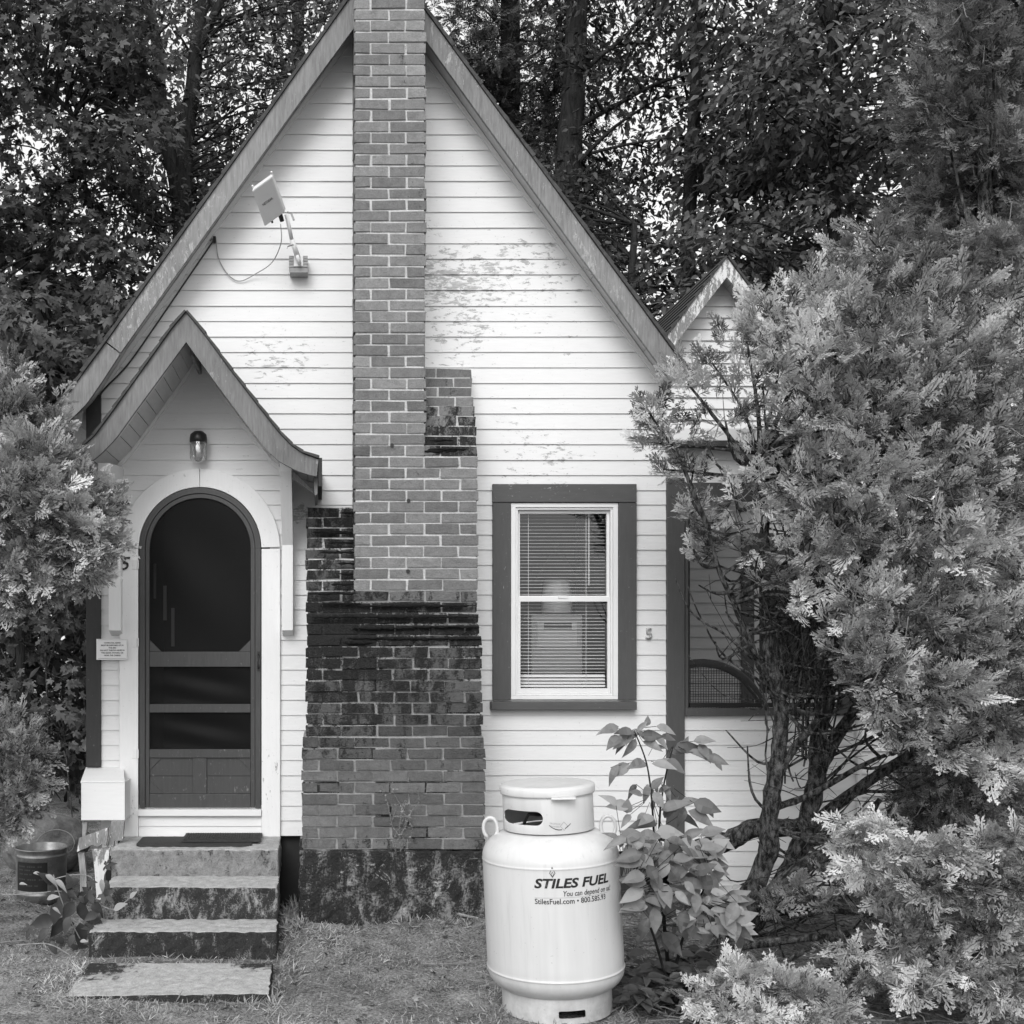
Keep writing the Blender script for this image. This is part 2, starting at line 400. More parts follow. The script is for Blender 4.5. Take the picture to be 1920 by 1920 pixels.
# ================================================================== THE COTTAGE
house = empty('cottage', (0.4, 0, 0), 'white clapboard cottage with steep gable roof and brick chimney', 'house')
ys = [544.6]
while ys[0] > -60: ys.insert(0, ys[0] - 29.15)
ys += [574.3, 602.7, 631.7, 660.7, 689.7, 718.7, 747, 775.7, 804.7, 833.3, 862.7, 891.2, 919.6, 946.7, 974.8, 1003, 1031, 1059.5, 1087.3, 1115.2, 1143.2, 1171.5, 1199.6, 1227.7, 1255.8, 1284, 1312.3, 1340.5, 1368.8, 1396.5, 1425, 1453.3, 1482, 1510.4, 1538, 1566.5, 1595, 1623, 1650.5, 1678]
WZ = [Z_(y) for y in ys]                     # board bottoms, top to bottom
# roof underside line at the wall plane (world): apex and slopes
OH = .26; YB = -OH                            # barge plane
ROOF_L_TOP = [(717, -89), (560, 133), (257, 560), (200, 641), (156, 701), (119, 752), (80, 792)]
ROOF_L_BOT = [(702, 0), (590, 152), (298, 560), (226, 662), (190, 717), (162, 757), (126, 793), (84, 824)]
ROOF_R_TOP = [(717, -89), (900, 162), (1219, 600), (1288, 695)]
ROOF_R_BOT = [(742, -4), (900, 217), (1175, 600), (1256, 711)]
apx = X_(717, YB); apz = Z_(-56, YB)
def under(x): return apz - (1.41 * (apx - x) if x < apx else 1.373 * (x - apx))
def x_left(z): return max(X_(190), apx - (apz - z) / 1.41)
def x_right(z, xr): return min(xr, apx + (apz - z) / 1.373)
XR = X_(1250)

def boards(mb, rows, xl, xr, y0=0.0, holes=(), jag=True, prof=.0115):
    """lapped boards; rows = board-bottom heights, top to bottom"""
    for i in range(1, len(rows)):
        zt, zb = rows[i - 1], rows[i]
        a, b = (xl(zt), xr(zt)), (xl(zb), xr(zb))
        if b[1] - b[0] < .01: continue
        if a[1] < a[0]: m = (a[0] + a[1]) / 2; a = (m, m)
        segs = [(a[0], a[1], b[0], b[1])]
        for h in holes:
            r = h(zt, zb)
            if r:
                out = []
                for (p, q, u, v) in segs:
                    if r[0] > min(p, u) and r[1] < max(q, v): out += [(p, r[0], u, r[0]), (r[1], q, r[1], v)]
                    elif r[0] <= min(p, u) + 1e-4 and r[1] > p: out.append((r[1], q, r[1], v))
                    else: out.append((p, q, u, v))
                segs = out
        for (p, q, u, v) in segs:
            if max(q - p, v - u) < .004: continue
            yt, yb = y0 - .002, y0 - prof
            # split long boards at random butt joints with slight differences
            cuts = [0.0]; L = v - u
            if L > 1.4 and jag: cuts.append(random.uniform(.3, .7))
            cuts.append(1.0)
            for c0, c1 in zip(cuts, cuts[1:]):
                dz = random.uniform(-.0012, .0012); dy = random.uniform(-.0015, .0015)
                n = max(1, int((c1 - c0) * L / .5)); 
                for k in range(n):
                    t0 = c0 + (c1 - c0) * k / n; t1 = c0 + (c1 - c0) * (k + 1) / n
                    A = (lerp(u, v, t0), yb + dy, zb + dz); B = (lerp(u, v, t1), yb + dy, zb + dz)
                    Cc = (lerp(p, q, t1), yt, zt + .004); D = (lerp(p, q, t0), yt, zt + .004)
                    mb.quad(A, B, Cc, D)
                    mb.quad((A[0], y0 + .0, A[2] + .001), (B[0], y0 + .0, B[2] + .001), B, A)

def rect_hole(px0, px1, py0, py1, Y=0):
    x0, x1, z1, z0 = X_(px0, Y), X_(px1, Y), Z_(py0, Y), Z_(py1, Y)
    def h(zt, zb): return (x0, x1) if (zt + zb) / 2 < z1 and (zt + zb) / 2 > z0 else None
    return h
DCX, DSP = 376, 1029                           # door arch centre, spring line (px at wall)
def arch_hole(zt, zb):
    yt = VY - (zt - CZ) * SC(0)
    if (VY - ((zt + zb) / 2 - CZ) * SC(0)) > 1500: return None
    if yt >= DSP: w_ = 130
    else:
        d = DSP - yt
        if d > 125: return None
        w_ = math.sqrt(140 ** 2 - d * d); w_ = min(w_, 130)
    return (X_(DCX - w_), X_(DCX + w_))

mb = MB()
i1566 = ys.index(1566.5) + 1
boards(mb, WZ[:i1566], x_left, lambda z: x_right(z, X_(600)), holes=[arch_hole])
boards(mb, WZ[:ys.index(1595) + 1], lambda z: max(X_(600), x_left(z)), lambda z: x_right(z, XR), holes=[rect_hole(950, 1165, 925, 1315)])
mb.build('front_wall', M['siding'], house)
# sheathing behind the boards, side and back walls
mb = MB()
def hole_panel(mb, y0, y1):
    # thin sheathing in pieces around the openings
    z_b = Z_(1560); x0, x1 = X_(192), X_(1248)
    hx0, hx1 = X_(252), X_(500); wx0, wx1 = X_(952), X_(1162); wz0, wz1 = Z_(1312), Z_(930)
    zt = Z_(750)
    mb.box(x0, hx0, y0, y1, z_b, zt); mb.box(hx1, wx0, y0, y1, z_b, zt); mb.box(wx1, x1, y0, y1, z_b, zt)
    mb.box(hx0, hx1, y0, y1, Z_(905), zt); mb.box(wx0, wx1, y0, y1, wz1, zt); mb.box(wx0, wx1, y0, y1, z_b, wz0); mb.box(hx0, hx1, y0, y1, z_b, Z_(1500))
    L = x0; mb.prism([(x0, zt), (x1, zt), (x1, under(x1) - .01), (apx, apz - .02), (x0, min(under(x0), 9) - .01)], y0, y1)
hole_panel(mb, .004, .03)
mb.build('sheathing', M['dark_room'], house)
BK = 6.0
mb = MB()
mb.box(X_(190), X_(190) + .1, .03, BK, .35, under(X_(190)) - .02); mb.box(XR - .1, XR, .03, BK, .35, under(XR) - .02)
mb.prism([(X_(190), .35), (XR, .35), (XR, under(XR) - .03), (apx, apz - .03), (X_(190), under(X_(190)) - .03)], BK, BK + .1)
mb.build('rear_wall', M['siding'], house)
# rooms
mb = MB(); rx0, rx1 = X_(192) + .1, XR - .1
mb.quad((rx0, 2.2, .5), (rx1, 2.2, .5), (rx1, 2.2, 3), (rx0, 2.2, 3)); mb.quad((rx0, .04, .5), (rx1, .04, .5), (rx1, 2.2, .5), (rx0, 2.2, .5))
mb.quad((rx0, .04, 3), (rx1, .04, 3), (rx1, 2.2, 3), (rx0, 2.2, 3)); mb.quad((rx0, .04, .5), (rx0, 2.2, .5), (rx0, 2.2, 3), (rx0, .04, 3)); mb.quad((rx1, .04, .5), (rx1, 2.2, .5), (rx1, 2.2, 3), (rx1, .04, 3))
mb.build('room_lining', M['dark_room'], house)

def rake(name, top, bot, Y, th, mat, parent, nail=False):
    """board following a pair of pixel polylines in plane Y (resampled to the same count)"""
    def resample(pl, n):
        d = [0]
        for a, b in zip(pl, pl[1:]): d.append(d[-1] + math.dist(a, b))
        out = []
        for i in range(n + 1):
            t = d[-1] * i / n; k = 0
            while k < len(pl) - 2 and d[k + 1] < t: k += 1
            u = (t - d[k]) / (d[k + 1] - d[k]); out.append((lerp(pl[k][0], pl[k + 1][0], u), lerp(pl[k][1], pl[k + 1][1], u)))
        return out
    n = 28; T = resample(top, n); B = resample(bot, n); mb = MB()
    for i in range(n):
        pts = [B[i], B[i + 1], T[i + 1], T[i]]
        q = [(X_(a, Y), Z_(b, Y)) for a, b in pts]
        area = sum(q[k][0] * q[(k + 1) % 4][1] - q[(k + 1) % 4][0] * q[k][1] for k in range(4))
        if area < 0: q = q[::-1]
        base = len(mb.v); mb.v += [(x, Y, z) for x, z in q] + [(x, Y + th, z) for x, z in q]
        mb.face((base, base + 1, base + 2, base + 3)); mb.face((base + 7, base + 6, base + 5, base + 4))
        for k in range(4):
            j = (k + 1) % 4
            e = {0: None}
            # skip inner ends
            p0, p1 = pts if area >= 0 else pts[::-1], None
            a, b = (pts if area >= 0 else pts[::-1])[k], (pts if area >= 0 else pts[::-1])[j]
            inner = (a in (B[i], T[i]) and b in (B[i], T[i]) and i > 0) or (a in (B[i + 1], T[i + 1]) and b in (B[i + 1], T[i + 1]) and i < n - 1)
            if not inner: mb.face((base + k, base + 4 + k, base + 4 + j, base + j))
    return mb.build(name, mat, parent)

def roof_slab(name, topline, Yb, y0, y1, th, mat, parent, lift=.004, course=.13):
    """shingled slab above a polyline given in px at plane Yb"""
    pts = [(X_(a, Yb), Z_(b, Yb) + lift) for a, b in topline]; mb = MB()
    # resample into shingle courses with small steps
    out = []
    for (a, b) in zip(pts, pts[1:]):
        L = math.dist(a, b); n = max(1, int(L / course))
        for k in range(n): out.append(((lerp(a[0], b[0], k / n), lerp(a[1], b[1], k / n)), (lerp(a[0], b[0], (k + 1) / n), lerp(a[1], b[1], (k + 1) / n))))
    for (a, b) in out:
        d = Vector((b[0] - a[0], b[1] - a[1])).normalized(); nx, nz = -d.y, d.x
        if nz < 0: nx, nz = -nx, -nz
        j = random.uniform(-.006, .006)
        lo = [(a[0], a[1]), (b[0], b[1])]; t0 = th * .7; t1 = th * 1.1
        q = [(a[0], a[1]), (b[0], b[1]), (b[0] + nx * t1, b[1] + nz * t1), (a[0] + nx * t0, a[1] + nz * t0)]
        area = sum(q[k][0] * q[(k + 1) % 4][1] - q[(k + 1) % 4][0] * q[k][1] for k in range(4))
        if area < 0: q = q[::-1]
        mb.prism(q, y0 + j, y1)
    return mb.build(name, mat, parent)

roof_slab('roof_slope', ROOF_L_TOP, YB, YB - .015, BK + .3, .022, M['shingle'], house)
roof_slab('roof_slope', ROOF_R_TOP, YB, YB - .015, BK + .3, .022, M['shingle'], house)
rake('bargeboard', ROOF_L_TOP[:4], [(702, 0), (590, 152), (298, 560), (226, 661)], YB, .028, M['grey_board'], house)
rake('bargeboard', [(199, 643), (156, 701), (119, 752), (80, 792)], [(224.5, 664), (190, 717), (162, 757), (126, 793), (84, 824)], YB + .003, .028, M['grey_board'], house)
rake('bargeboard', ROOF_R_TOP, ROOF_R_BOT, YB, .028, M['grey_board'], house)

def soffit(name, line, y0, y1, pitch, parent, mat, Yb, th=.018, gap=.003):
    """tongue boards under an overhang, running square to the slope; line = world (x,z) polyline of the underside"""
    mb = MB()
    for a, b in zip(line, line[1:]):
        L = math.dist(a, b); n = max(1, int(L / pitch))
        for k in range(n):
            t0 = k / n + gap / L; t1 = (k + 1) / n
            A = (lerp(a[0], b[0], t0), lerp(a[1], b[1], t0)); B = (lerp(a[0], b[0], t1), lerp(a[1], b[1], t1))
            d = Vector((B[0] - A[0], B[1] - A[1])).normalized(); nx, nz = -d.y, d.x
            if nz < 0: nx, nz = -nx, -nz
            o = random.uniform(0, .002)
            q = [(A[0] + nx * o, A[1] + nz * o), (B[0] + nx * o, B[1] + nz * o), (B[0] + nx * th, B[1] + nz * th), (A[0] + nx * th, A[1] + nz * th)]
            if b[0] < a[0]: q = q[::-1]
            mb.prism(q, y0, y1)
    return mb.build(name, mat, parent)
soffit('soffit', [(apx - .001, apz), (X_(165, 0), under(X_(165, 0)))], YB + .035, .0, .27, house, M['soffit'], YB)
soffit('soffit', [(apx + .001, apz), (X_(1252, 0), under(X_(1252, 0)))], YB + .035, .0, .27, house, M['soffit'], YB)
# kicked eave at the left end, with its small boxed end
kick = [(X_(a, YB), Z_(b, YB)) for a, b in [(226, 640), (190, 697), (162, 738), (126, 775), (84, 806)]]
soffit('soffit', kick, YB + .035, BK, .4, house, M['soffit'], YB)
mb = MB(); mb.prism([(X_(131, -.1), Z_(812, -.1)), (X_(153, -.1), Z_(800, -.1)), (X_(156, -.1), Z_(772, -.1)), (X_(131, -.1), Z_(784, -.1))], -.12, -.1)
mb.build('eave_return', M['soffit'], house)
# frieze boards on the wall beneath the soffit
for s_, xx in ((-1.41, X_(192)), (1.373, X_(1262))):
    mb = MB(); e = .045
    z2 = under(xx); z1_ = apz
    pts = [(apx, z1_ - .004), (xx, z2 - .004), (xx, z2 - .004 - e), (apx, z1_ - .004 - e)]
    if s_ < 0: pts = pts
    else: pts = pts[::-1]
    mb.prism(pts, -.026, -.0)
    mb.build('frieze_board', M['whiteh'], house)

# corner boards
mb = MB(); mb.box(X_(163), X_(190.5), -.03, .02, Z_(1437), Z_(742)); mb.box(X_(163), X_(166), .02, .16, Z_(1437), Z_(742))
mb.build('corner_board', M['corner'], house, bevel=.003)
mb = MB(); mb.box(X_(1248), X_(1281), -.034, .0, Z_(1597), Z_(897)); mb.build('corner_board', M['casing'], house, bevel=.003)
# dark box put in for the crawl-space shade under the wall
mb = MB(); mb.box(X_(195), X_(1245), .05, .12, -.1, Z_(1564)); mb.build('crawl_space_shade', M['dark_room'], house)

# ---------------- chimney
chim = None
mbb = MB(); H = .0679
def interp(v, tab):
    if v <= tab[0][0]: return tab[0][1]
    for (a, p), (b, q) in zip(tab, tab[1:]):
        if v <= b: return lerp(p, q, (v - a) / (b - a))
    return tab[-1][1]
def st_fn(x, z, Y):
    px = VX + x * SC(Y); py = VY - (z - CZ) * SC(Y)
    if px < 668 and 950 < py < 1135: return .66
    if px > 797 and py < 870: return interp(py, [(700, .30), (760, .42), (790, .66), (850, .74), (870, .5)])
    if py > 1126: return interp(py, [(1126, .55), (1150, .80), (1205, .82), (1230, .70), (1300, .64), (1380, .55), (1420, .44), (1480, .34), (1560, .28), (1597, .5)]) * interp(px, [(570, 1.12), (700, 1.1), (760, .95), (905, .92)])
    if px > 790 and py < 940: return .34
    if px > 750 and py < 500: return random.choice([.05, .15, .34, .42])
    if px < 700 and py < 60: return .35
    return .05
def tone_fn(x, z, Y):
    px = VX + x * SC(Y); py = VY - (z - CZ) * SC(Y)
    t = interp(py, [(0, 1.15), (500, 1.05), (1120, .98), (1130, .70), (1200, .46), (1380, .44), (1450, .66), (1600, .80)])
    if px < 668 and py > 950 and py < 1200: t = .58
    return t * random.uniform(.76, 1.2) * (random.choice([.8, 1.15]) if random.random() < .12 else 1)
def course(xa, xb, Y, z, par, depth=.095, jit=.0022, h=H, side=False):
    x = xa; L = .2015; first = True
    if par: segs = [L * .48 - .005]
    else: segs = []
    while x < xb - .015:
        l = segs.pop() if segs else L * random.uniform(.985, 1.015)
        e = min(x + l, xb)
        if xb - e < .05: e = xb
        zz = random.uniform(-.0012, .0012)
        mbb.mat = 0; mbb.tone = tone_fn((x + e) / 2, z, Y); mbb.stain = st_fn((x + e) / 2, z, Y) * random.uniform(.93, 1.07); jit = max(jit, .0042 if z < 2.05 else .0026)
        yy = Y + random.uniform(-.004, .004) * (1.6 if z < 2.05 else 1)
        mbb.box(x + (random.uniform(-.008, .004) if x == xa else 0), e + (random.uniform(-.004, .008) if e == xb else 0), yy, yy + depth, z + .0065 + zz, z + h - .0065 + zz, jit)
        x = e + random.uniform(.009, .016)
def core(xa, xb, Y, z0, z1, back=-.01):
    Y += .007 if z0 < 2.05 else .002
    mbb.mat = 1
    n = max(1, round((z1 - z0) / H)); 
    for k in range(n):
        za, zb = lerp(z0, z1, k / n), lerp(z0, z1, (k + 1) / n); mbb.tone = 1.0
        mx = max(1, int((xb - xa) / .2))
        mbb.stain = st_fn((xa + xb) / 2, za, Y) * .95
        mbb.tone = .55 if za < 2.0 else 1
        # front in small cells, so that stain follows place
        for q in range(mx):
            u0, u1 = lerp(xa, xb, q / mx), lerp(xa, xb, (q + 1) / mx)
            mbb.stain = min(1, st_fn((u0 + u1) / 2, (za + zb) / 2, Y) * random.uniform(.75, 1.0) + (.35 if random.random() < (.13 if za < 2 else .04) else 0))
            mbb.quad((u0, Y + .006, za), (u1, Y + .006, za), (u1, Y + .006, zb), (u0, Y + .006, zb))
        mbb.quad((xa, back, za), (xa, Y + .006, za), (xa, Y + .006, zb), (xa, back, zb)); mbb.quad((xb, Y + .006, za), (xb, back, za), (xb, back, zb), (xb, Y + .006, zb))
    mbb.quad((xa, Y + .006, z1), (xb, Y + .006, z1), (xb, back, z1), (xa, back, z1)); mbb.quad((xa, back, z0), (xb, back, z0), (xb, Y + .006, z0), (xa, Y + .006, z0))
def side_bricks(x, y0, y1, z, par, right=False):
    y = y0 + (.10 if par else 0.2)
    while y < y1 - .02:
        e = min(y + .2, y1); mbb.mat = 0; mbb.tone = tone_fn(x, z, y0) * .95; mbb.stain = .15
        if right: mbb.box(x - .05, x, y, e, z + .0055, z + H - .0055, .002)
        else: mbb.box(x, x + .05, y, e, z + .0055, z + H - .0055, .002)
        y = e + .01
Zb = .489
for i in range(0, 110):
    z = Zb + i * H; par = i % 2
    if z > 7.3: break
    if i < 10: course(-.106, .99, -.517, z, par); core(-.100, .984, -.517, z, z + H)
    elif i < 18: course(-.080, .974, -.50, z, par); core(-.074, .968, -.50, z, z + H)
    elif i < 21: k = i - 18; course(-.080, .972 - .005 * k, -.488 + .012 * k, z, par); core(-.074, .962 - .005 * k, -.488 + .012 * k, z, z + H)
    else:
        if i < 35: course(.2105, .955, -.45, z, par); core(.216, .949, -.45, z, z + H)
        else: course(.2105, .638, -.45, z, par); core(.216, .632, -.45, z, z + H)
        side_bricks(.2105, -.45, -.01, z, par)
        if i < 31: k = i - 21; y = -.445 + .036 * k; course(-.080 + random.uniform(-.004, .004), .209, y, z * 1.0, par, jit=.005); core(-.074, .2095, y, z, z + H)
        if 35 <= i < 44: k = i - 35; y = -.44 + .038 * k; course(.6385, .955, y, z, par, jit=.004); core(.639, .949, y, z, z + H); side_bricks(.638, -.45, -.41, z, par, True)
# three weep holes: black discs stand in for their shaded insides
hole = MB()
for px, py in ((735, 835), (766, 939), (765, 1071)): 
    p = P(px, py, -.452); hole.lathe([(0, 0), (.011, 0)], 12, (0, 0, 0)) if False else None
    n = len(mbb.v); mbb.mat = 2; mbb.tone = 1; mbb.stain = 0
    ring = [(p.x + .012 * math.cos(t * math.pi / 5), p.y - .004, p.z + .013 * math.sin(t * math.pi / 5)) for t in range(10)]
    mbb.v += ring; mbb.face(tuple(range(n, n + 10)))
chim = mbb.build('chimney', [M['brick'], M['mortar'], M['black']], house)
# moss ledges: lumpy cushions lying on the steps of the brickwork
ms = MB()
def cushion(x0, x1, Y, z, h, d):
    n = max(3, int((x1 - x0) / .018)); prev = None
    for i in range(n + 1):
        x = lerp(x0, x1, i / n); e = max(0, math.sin(math.pi * i / n)) ** .35
        hh = h * e * random.uniform(.5, 1.3); dd = d * e * random.uniform(.6, 1.2); lo = -h * e * random.uniform(.1, 1.4)
        ring = [(x, Y + .01, z + hh * .6), (x, Y - dd * .5, z + hh), (x, Y - dd, z + hh * .2), (x, Y - dd * .6, z + lo), (x, Y + .01, z + lo * .8)]
        b = len(ms.v); ms.v += ring
        if prev is not None:
            for k in range(4): ms.face((prev + k, prev + k + 1, b + k + 1, b + k))
        prev = b
random.seed(3)
for px0, px1, py in ((668, 895, 1136), (575, 670, 1113), (600, 680, 1132), (620, 900, 1157), (580, 700, 1157), (660, 780, 1178), (770, 900, 1176), (650, 780, 1197), (700, 903, 1198), (640, 700, 1205)):
    Y = -.47 if py < 1150 else -.49
    cushion(X_(px0, Y), X_(px1, Y), Y, Z_(py, Y), .010, .018)
for px0, px1, py in ((605, 668, 1000), (615, 668, 1018), (600, 668, 1036), (632, 668, 1057), (630, 668, 1076), (620, 668, 1096), (585, 660, 998), (636, 668, 962)):
    k = (1113 - py) / 19; Y = -.45 + .036 * k
    cushion(X_(px0, Y), X_(px1, Y), Y, Z_(py, Y), .009, .014)
ms.build('moss', M['moss'], chim, smooth=True); ms = MB()
for px0, px1, py in ((800, 880, 843), (790, 862, 846), (806, 850, 826)):
    Y = -.44; cushion(X_(px0, Y), X_(px1, Y), Y, Z_(py, Y), .009, .014)
m_ = ms.build('moss', M['moss'], chim, smooth=True)
# concrete footing, roughened
def rough_block(x0, x1, y0, y1, z0, z1, step=.05, amp=.006, stain=.8, seed=1, topstain=None, ftone=1.0):
    bm = bmesh.new(); bmesh.ops.create_cube(bm, size=1)
    bmesh.ops.subdivide_edges(bm, edges=bm.edges[:], cuts=1)
    bm.free(); random.seed(seed)
    m = MB(); nx, ny, nz = max(2, int((x1 - x0) / step)), max(2, int((y1 - y0) / step)), max(2, int((z1 - z0) / step)); idx = {}
    def vert(i, j, k):
        if (i, j, k) not in idx:
            idx[(i, j, k)] = len(m.v); a = amp * (1.0 if 0 < i < nx and (0 < k < nz) else 1.3)
            m.v.append((lerp(x0, x1, i / nx) + random.uniform(-a, a), lerp(y0, y1, j / ny) + random.uniform(-a, a), lerp(z0, z1, k / nz) + random.uniform(-a, a) * .7))
        return idx[(i, j, k)]
    m.stain = stain; m.tone = ftone
    for i in range(nx):
        for k in range(nz): m.face((vert(i, 0, k), vert(i + 1, 0, k), vert(i + 1, 0, k + 1), vert(i, 0, k + 1))); m.face((vert(i, ny, k + 1), vert(i + 1, ny, k + 1), vert(i + 1, ny, k), vert(i, ny, k)))
    for j in range(ny):
        for k in range(nz): m.face((vert(0, j + 1, k), vert(0, j, k), vert(0, j, k + 1), vert(0, j + 1, k + 1))); m.face((vert(nx, j, k), vert(nx, j + 1, k), vert(nx, j + 1, k + 1), vert(nx, j, k + 1)))
    m.stain = topstain if topstain is not None else stain; m.tone = 1.0
    for i in range(nx):
        for j in range(ny): m.face((vert(i, j, nz), vert(i + 1, j, nz), vert(i + 1, j + 1, nz), vert(i, j + 1, nz)))
    return m
rough_block(-.125, .985, -.565, -.02, -.06, .484, .04, .007, .69, 5).build('footing', M['found'], chim, bevel=.004)

# ---------------- door hood
YH = -.65
H_TOP_R = [(349, 586), (383, 628), (433, 696), (480, 757), (520, 808), (545, 835), (566, 850), (597, 861)]
H_BOT_R = [(349, 641), (400, 712), (467, 802), (497, 841), (522, 864), (553, 881), (575, 889), (594, 893)]
H_TOP_L = [(349, 586), (322, 618), (265, 698), (215, 768), (178, 818), (150, 843), (126, 856), (98, 864)]
H_BOT_L = [(349, 641), (300, 708), (250, 776), (217, 822), (190, 850), (165, 870), (135, 886), (104, 895)]
hood = empty('door_hood', P(349, 700, 0), None, None); hood.parent = house; hood.matrix_parent_inverse = world_of(house).inverted()
rake('bargeboard', H_TOP_R, H_BOT_R, YH, .03, M['hood_board'], hood)
rake('bargeboard', H_TOP_L, H_BOT_L, YH, .03, M['hood_board'], hood)
roof_slab('shingles', H_TOP_R, YH, YH - .02, .0, .016, M['shingle'], hood, course=.09)
roof_slab('shingles', H_TOP_L, YH, YH - .02, .0, .016, M['shingle'], hood, course=.09)
def wl(line, Y, dz=0.0): return [(X_(a, Y), Z_(b, Y) + dz) for a, b in line]
hs = lambda T, B, f: [(lerp(t[0], b[0], f), lerp(t[1], b[1], f)) for t, b in zip(T, B)]
for T, B in ((H_TOP_R, H_BOT_R), (H_TOP_L, H_BOT_L)):
    L = wl([(349, 641 - 18)] + [(b[0], b[1] - 14) for b in B[1:]], YH)
    if B is H_BOT_L: L[0] = (L[0][0] - .001, L[0][1])
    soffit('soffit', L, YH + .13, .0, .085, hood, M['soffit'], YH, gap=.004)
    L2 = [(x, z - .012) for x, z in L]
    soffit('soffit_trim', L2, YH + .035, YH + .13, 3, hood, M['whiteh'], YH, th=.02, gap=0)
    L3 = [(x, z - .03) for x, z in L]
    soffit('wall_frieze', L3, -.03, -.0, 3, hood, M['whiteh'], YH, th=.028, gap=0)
# right eave end: dark drip board and the rough return beneath
mb = MB(); mb.box(X_(597, YH), X_(604, YH), YH - .01, 0, Z_(912, YH), Z_(859, YH)); mb.build('drip_edge', M['roofedge'], hood)
mb = MB(); mb.prism([(X_(590, -.5), Z_(932, -.5)), (X_(595, -.5), Z_(930, -.5)), (X_(597, -.5), Z_(893, -.5)), (X_(588, -.5), Z_(893, -.5))], -.58, -.05)
mb.prism([(X_(549, -.45), Z_(898, -.45)), (X_(588, -.45), Z_(926, -.45)), (X_(588, -.45), Z_(921, -.45)), (X_(550, -.45), Z_(884, -.45))], -.46, -.44)
mb.build('eave_return', M['hood_board'], hood)
# ridge nailer
mb = MB(); p = P(371, 684, -.15); mb.box(p.x - .01, p.x + .01, -.5, -.02, p.z - .03, p.z + .03); mb.build('ridge_board', M['hood_board'], hood)
# brackets (profile in y,z)
prof = [(0, Z_(1193)), (-.10, Z_(1182, -.1)), (-.12, Z_(1022, -.12)), (-.46, Z_(884, -.46)), (-.46, Z_(868, -.46)), (0, Z_(868, -.2))]
for x0, x1 in ((-.242, -.172), (-1.347, -1.269)):
    mb = MB(); n = len(prof)
    mb.v += [(x0, y, z) for y, z in prof] + [(x1, y, z) for y, z in prof]
    mb.face(tuple(range(n))[::-1]); mb.face(tuple(range(n, 2 * n)))
    for i in range(n): j = (i + 1) % n; mb.face((i, j, n + j, n + i))
    mb.build('bracket', M['white'], hood, bevel=.002)

# ---------------- door casing, door
casing = MB(); cx, cz = X_(DCX), Z_(DSP); s0 = SC(0)
def arch_ring(mb, r0, r1, y0, y1, a0=0, a1=180, n=36, c=(cx, cz)):
    for i in range(n):
        t0, t1 = R(lerp(a0, a1, i / n)), R(lerp(a0, a1, (i + 1) / n))
        pts = [(c[0] + r * math.cos(t), c[1] + r * math.sin(t)) for r, t in ((r0, t0), (r1, t0), (r1, t1), (r0, t1))]
        b = len(mb.v); mb.v += [(x, y0, z) for x, z in pts] + [(x, y1, z) for x, z in pts]
        mb.face((b, b + 1, b + 2, b + 3)); mb.face((b + 1, b + 5, b + 6, b + 2)); mb.face((b, b + 3, b + 7, b + 4))
        if i == 0: mb.face((b, b + 4, b + 5, b + 1))
        if i == n - 1: mb.face((b + 3, b + 2, b + 6, b + 7))
arch_ring(casing, 114.5 / s0, 149 / s0, -.036, 0, 1, 90); arch_ring(casing, 114.5 / s0, 149 / s0, -.036, 0, 90.4, 179.5)
casing.box(X_(226), X_(260.5), -.036, 0, Z_(1567), cz - .003); casing.box(X_(491), X_(525.5), -.036, 0, Z_(1567), cz - .003)
casing.build('door_casing', M['white'], house, bevel=.002)
mb = MB(); mb.box(X_(261), X_(490.5), -.05, 0, Z_(1528), Z_(1516))
boards(mb, [Z_(1528), Z_(1548), Z_(1567)], lambda z: X_(261), lambda z: X_(490.5), -.012); mb.build('door_sill', M['whiteh'], house, bevel=.002)
sdoor = empty('screen_door', P(376, 1515, 0), None, None); sdoor.parent = house; sdoor.matrix_parent_inverse = world_of(house).inverted()
# outer dark jamb and stile frame
f = MB(); D0, D1 = -.03, .012
arch_ring(f, 103 / s0, 113.5 / s0, D0, D1); f.box(X_(262.5), X_(273), D0, D1, Z_(1514), cz); f.box(X_(479), X_(489.5), D0, D1, Z_(1514), cz)
f.build('jamb', M['door'], sdoor, bevel=.002)
f = MB(); E0, E1 = -.022, .008
arch_ring(f, 94.5 / s0, 102.3 / s0, E0, E1); f.box(X_(273.7), X_(281), E0, E1, Z_(1513), cz); f.box(X_(470.5), X_(478.3), E0, E1, Z_(1513), cz)
for a, b in ((1222, 1250), (1320, 1335.5), (1404.5, 1420)): f.box(X_(281.4), X_(470.1), E0 - .003, E1, Z_(b), Z_(a))
f.box(X_(281.4), X_(470.1), E0 - .003, E1, Z_(1513), Z_(1488)); f.box(X_(362), X_(388), E0 + .004, E1, Z_(1487.6), Z_(1420.4))
# corner braces
def tri(mb, a, b, c, y0, y1):
    pts = [(X_(p[0]), Z_(p[1])) for p in (a, b, c)]
    ar = (pts[1][0] - pts[0][0]) * (pts[2][1] - pts[0][1]) - (pts[2][0] - pts[0][0]) * (pts[1][1] - pts[0][1])
    if ar < 0: pts = pts[::-1]
    mb.prism(pts, y0, y1)
tri(f, (281.4, 1200), (281.4, 1221.6), (303, 1221.6), E0 + .006, E1); tri(f, (470, 1200), (470, 1221.6), (448, 1221.6), E0 + .006, E1)
tri(f, (281.4, 1420.5), (304, 1420.5), (281.4, 1444), E0 + .008, E1); tri(f, (470, 1420.5), (446, 1420.5), (470, 1444), E0 + .008, E1)
tri(f, (281.4, 1487.5), (307, 1487.5), (281.4, 1463), E0 + .008, E1); tri(f, (470, 1487.5), (444, 1487.5), (470, 1463), E0 + .008, E1)
f.build('frame', M['door'], sdoor, bevel=.0015)
f = MB()
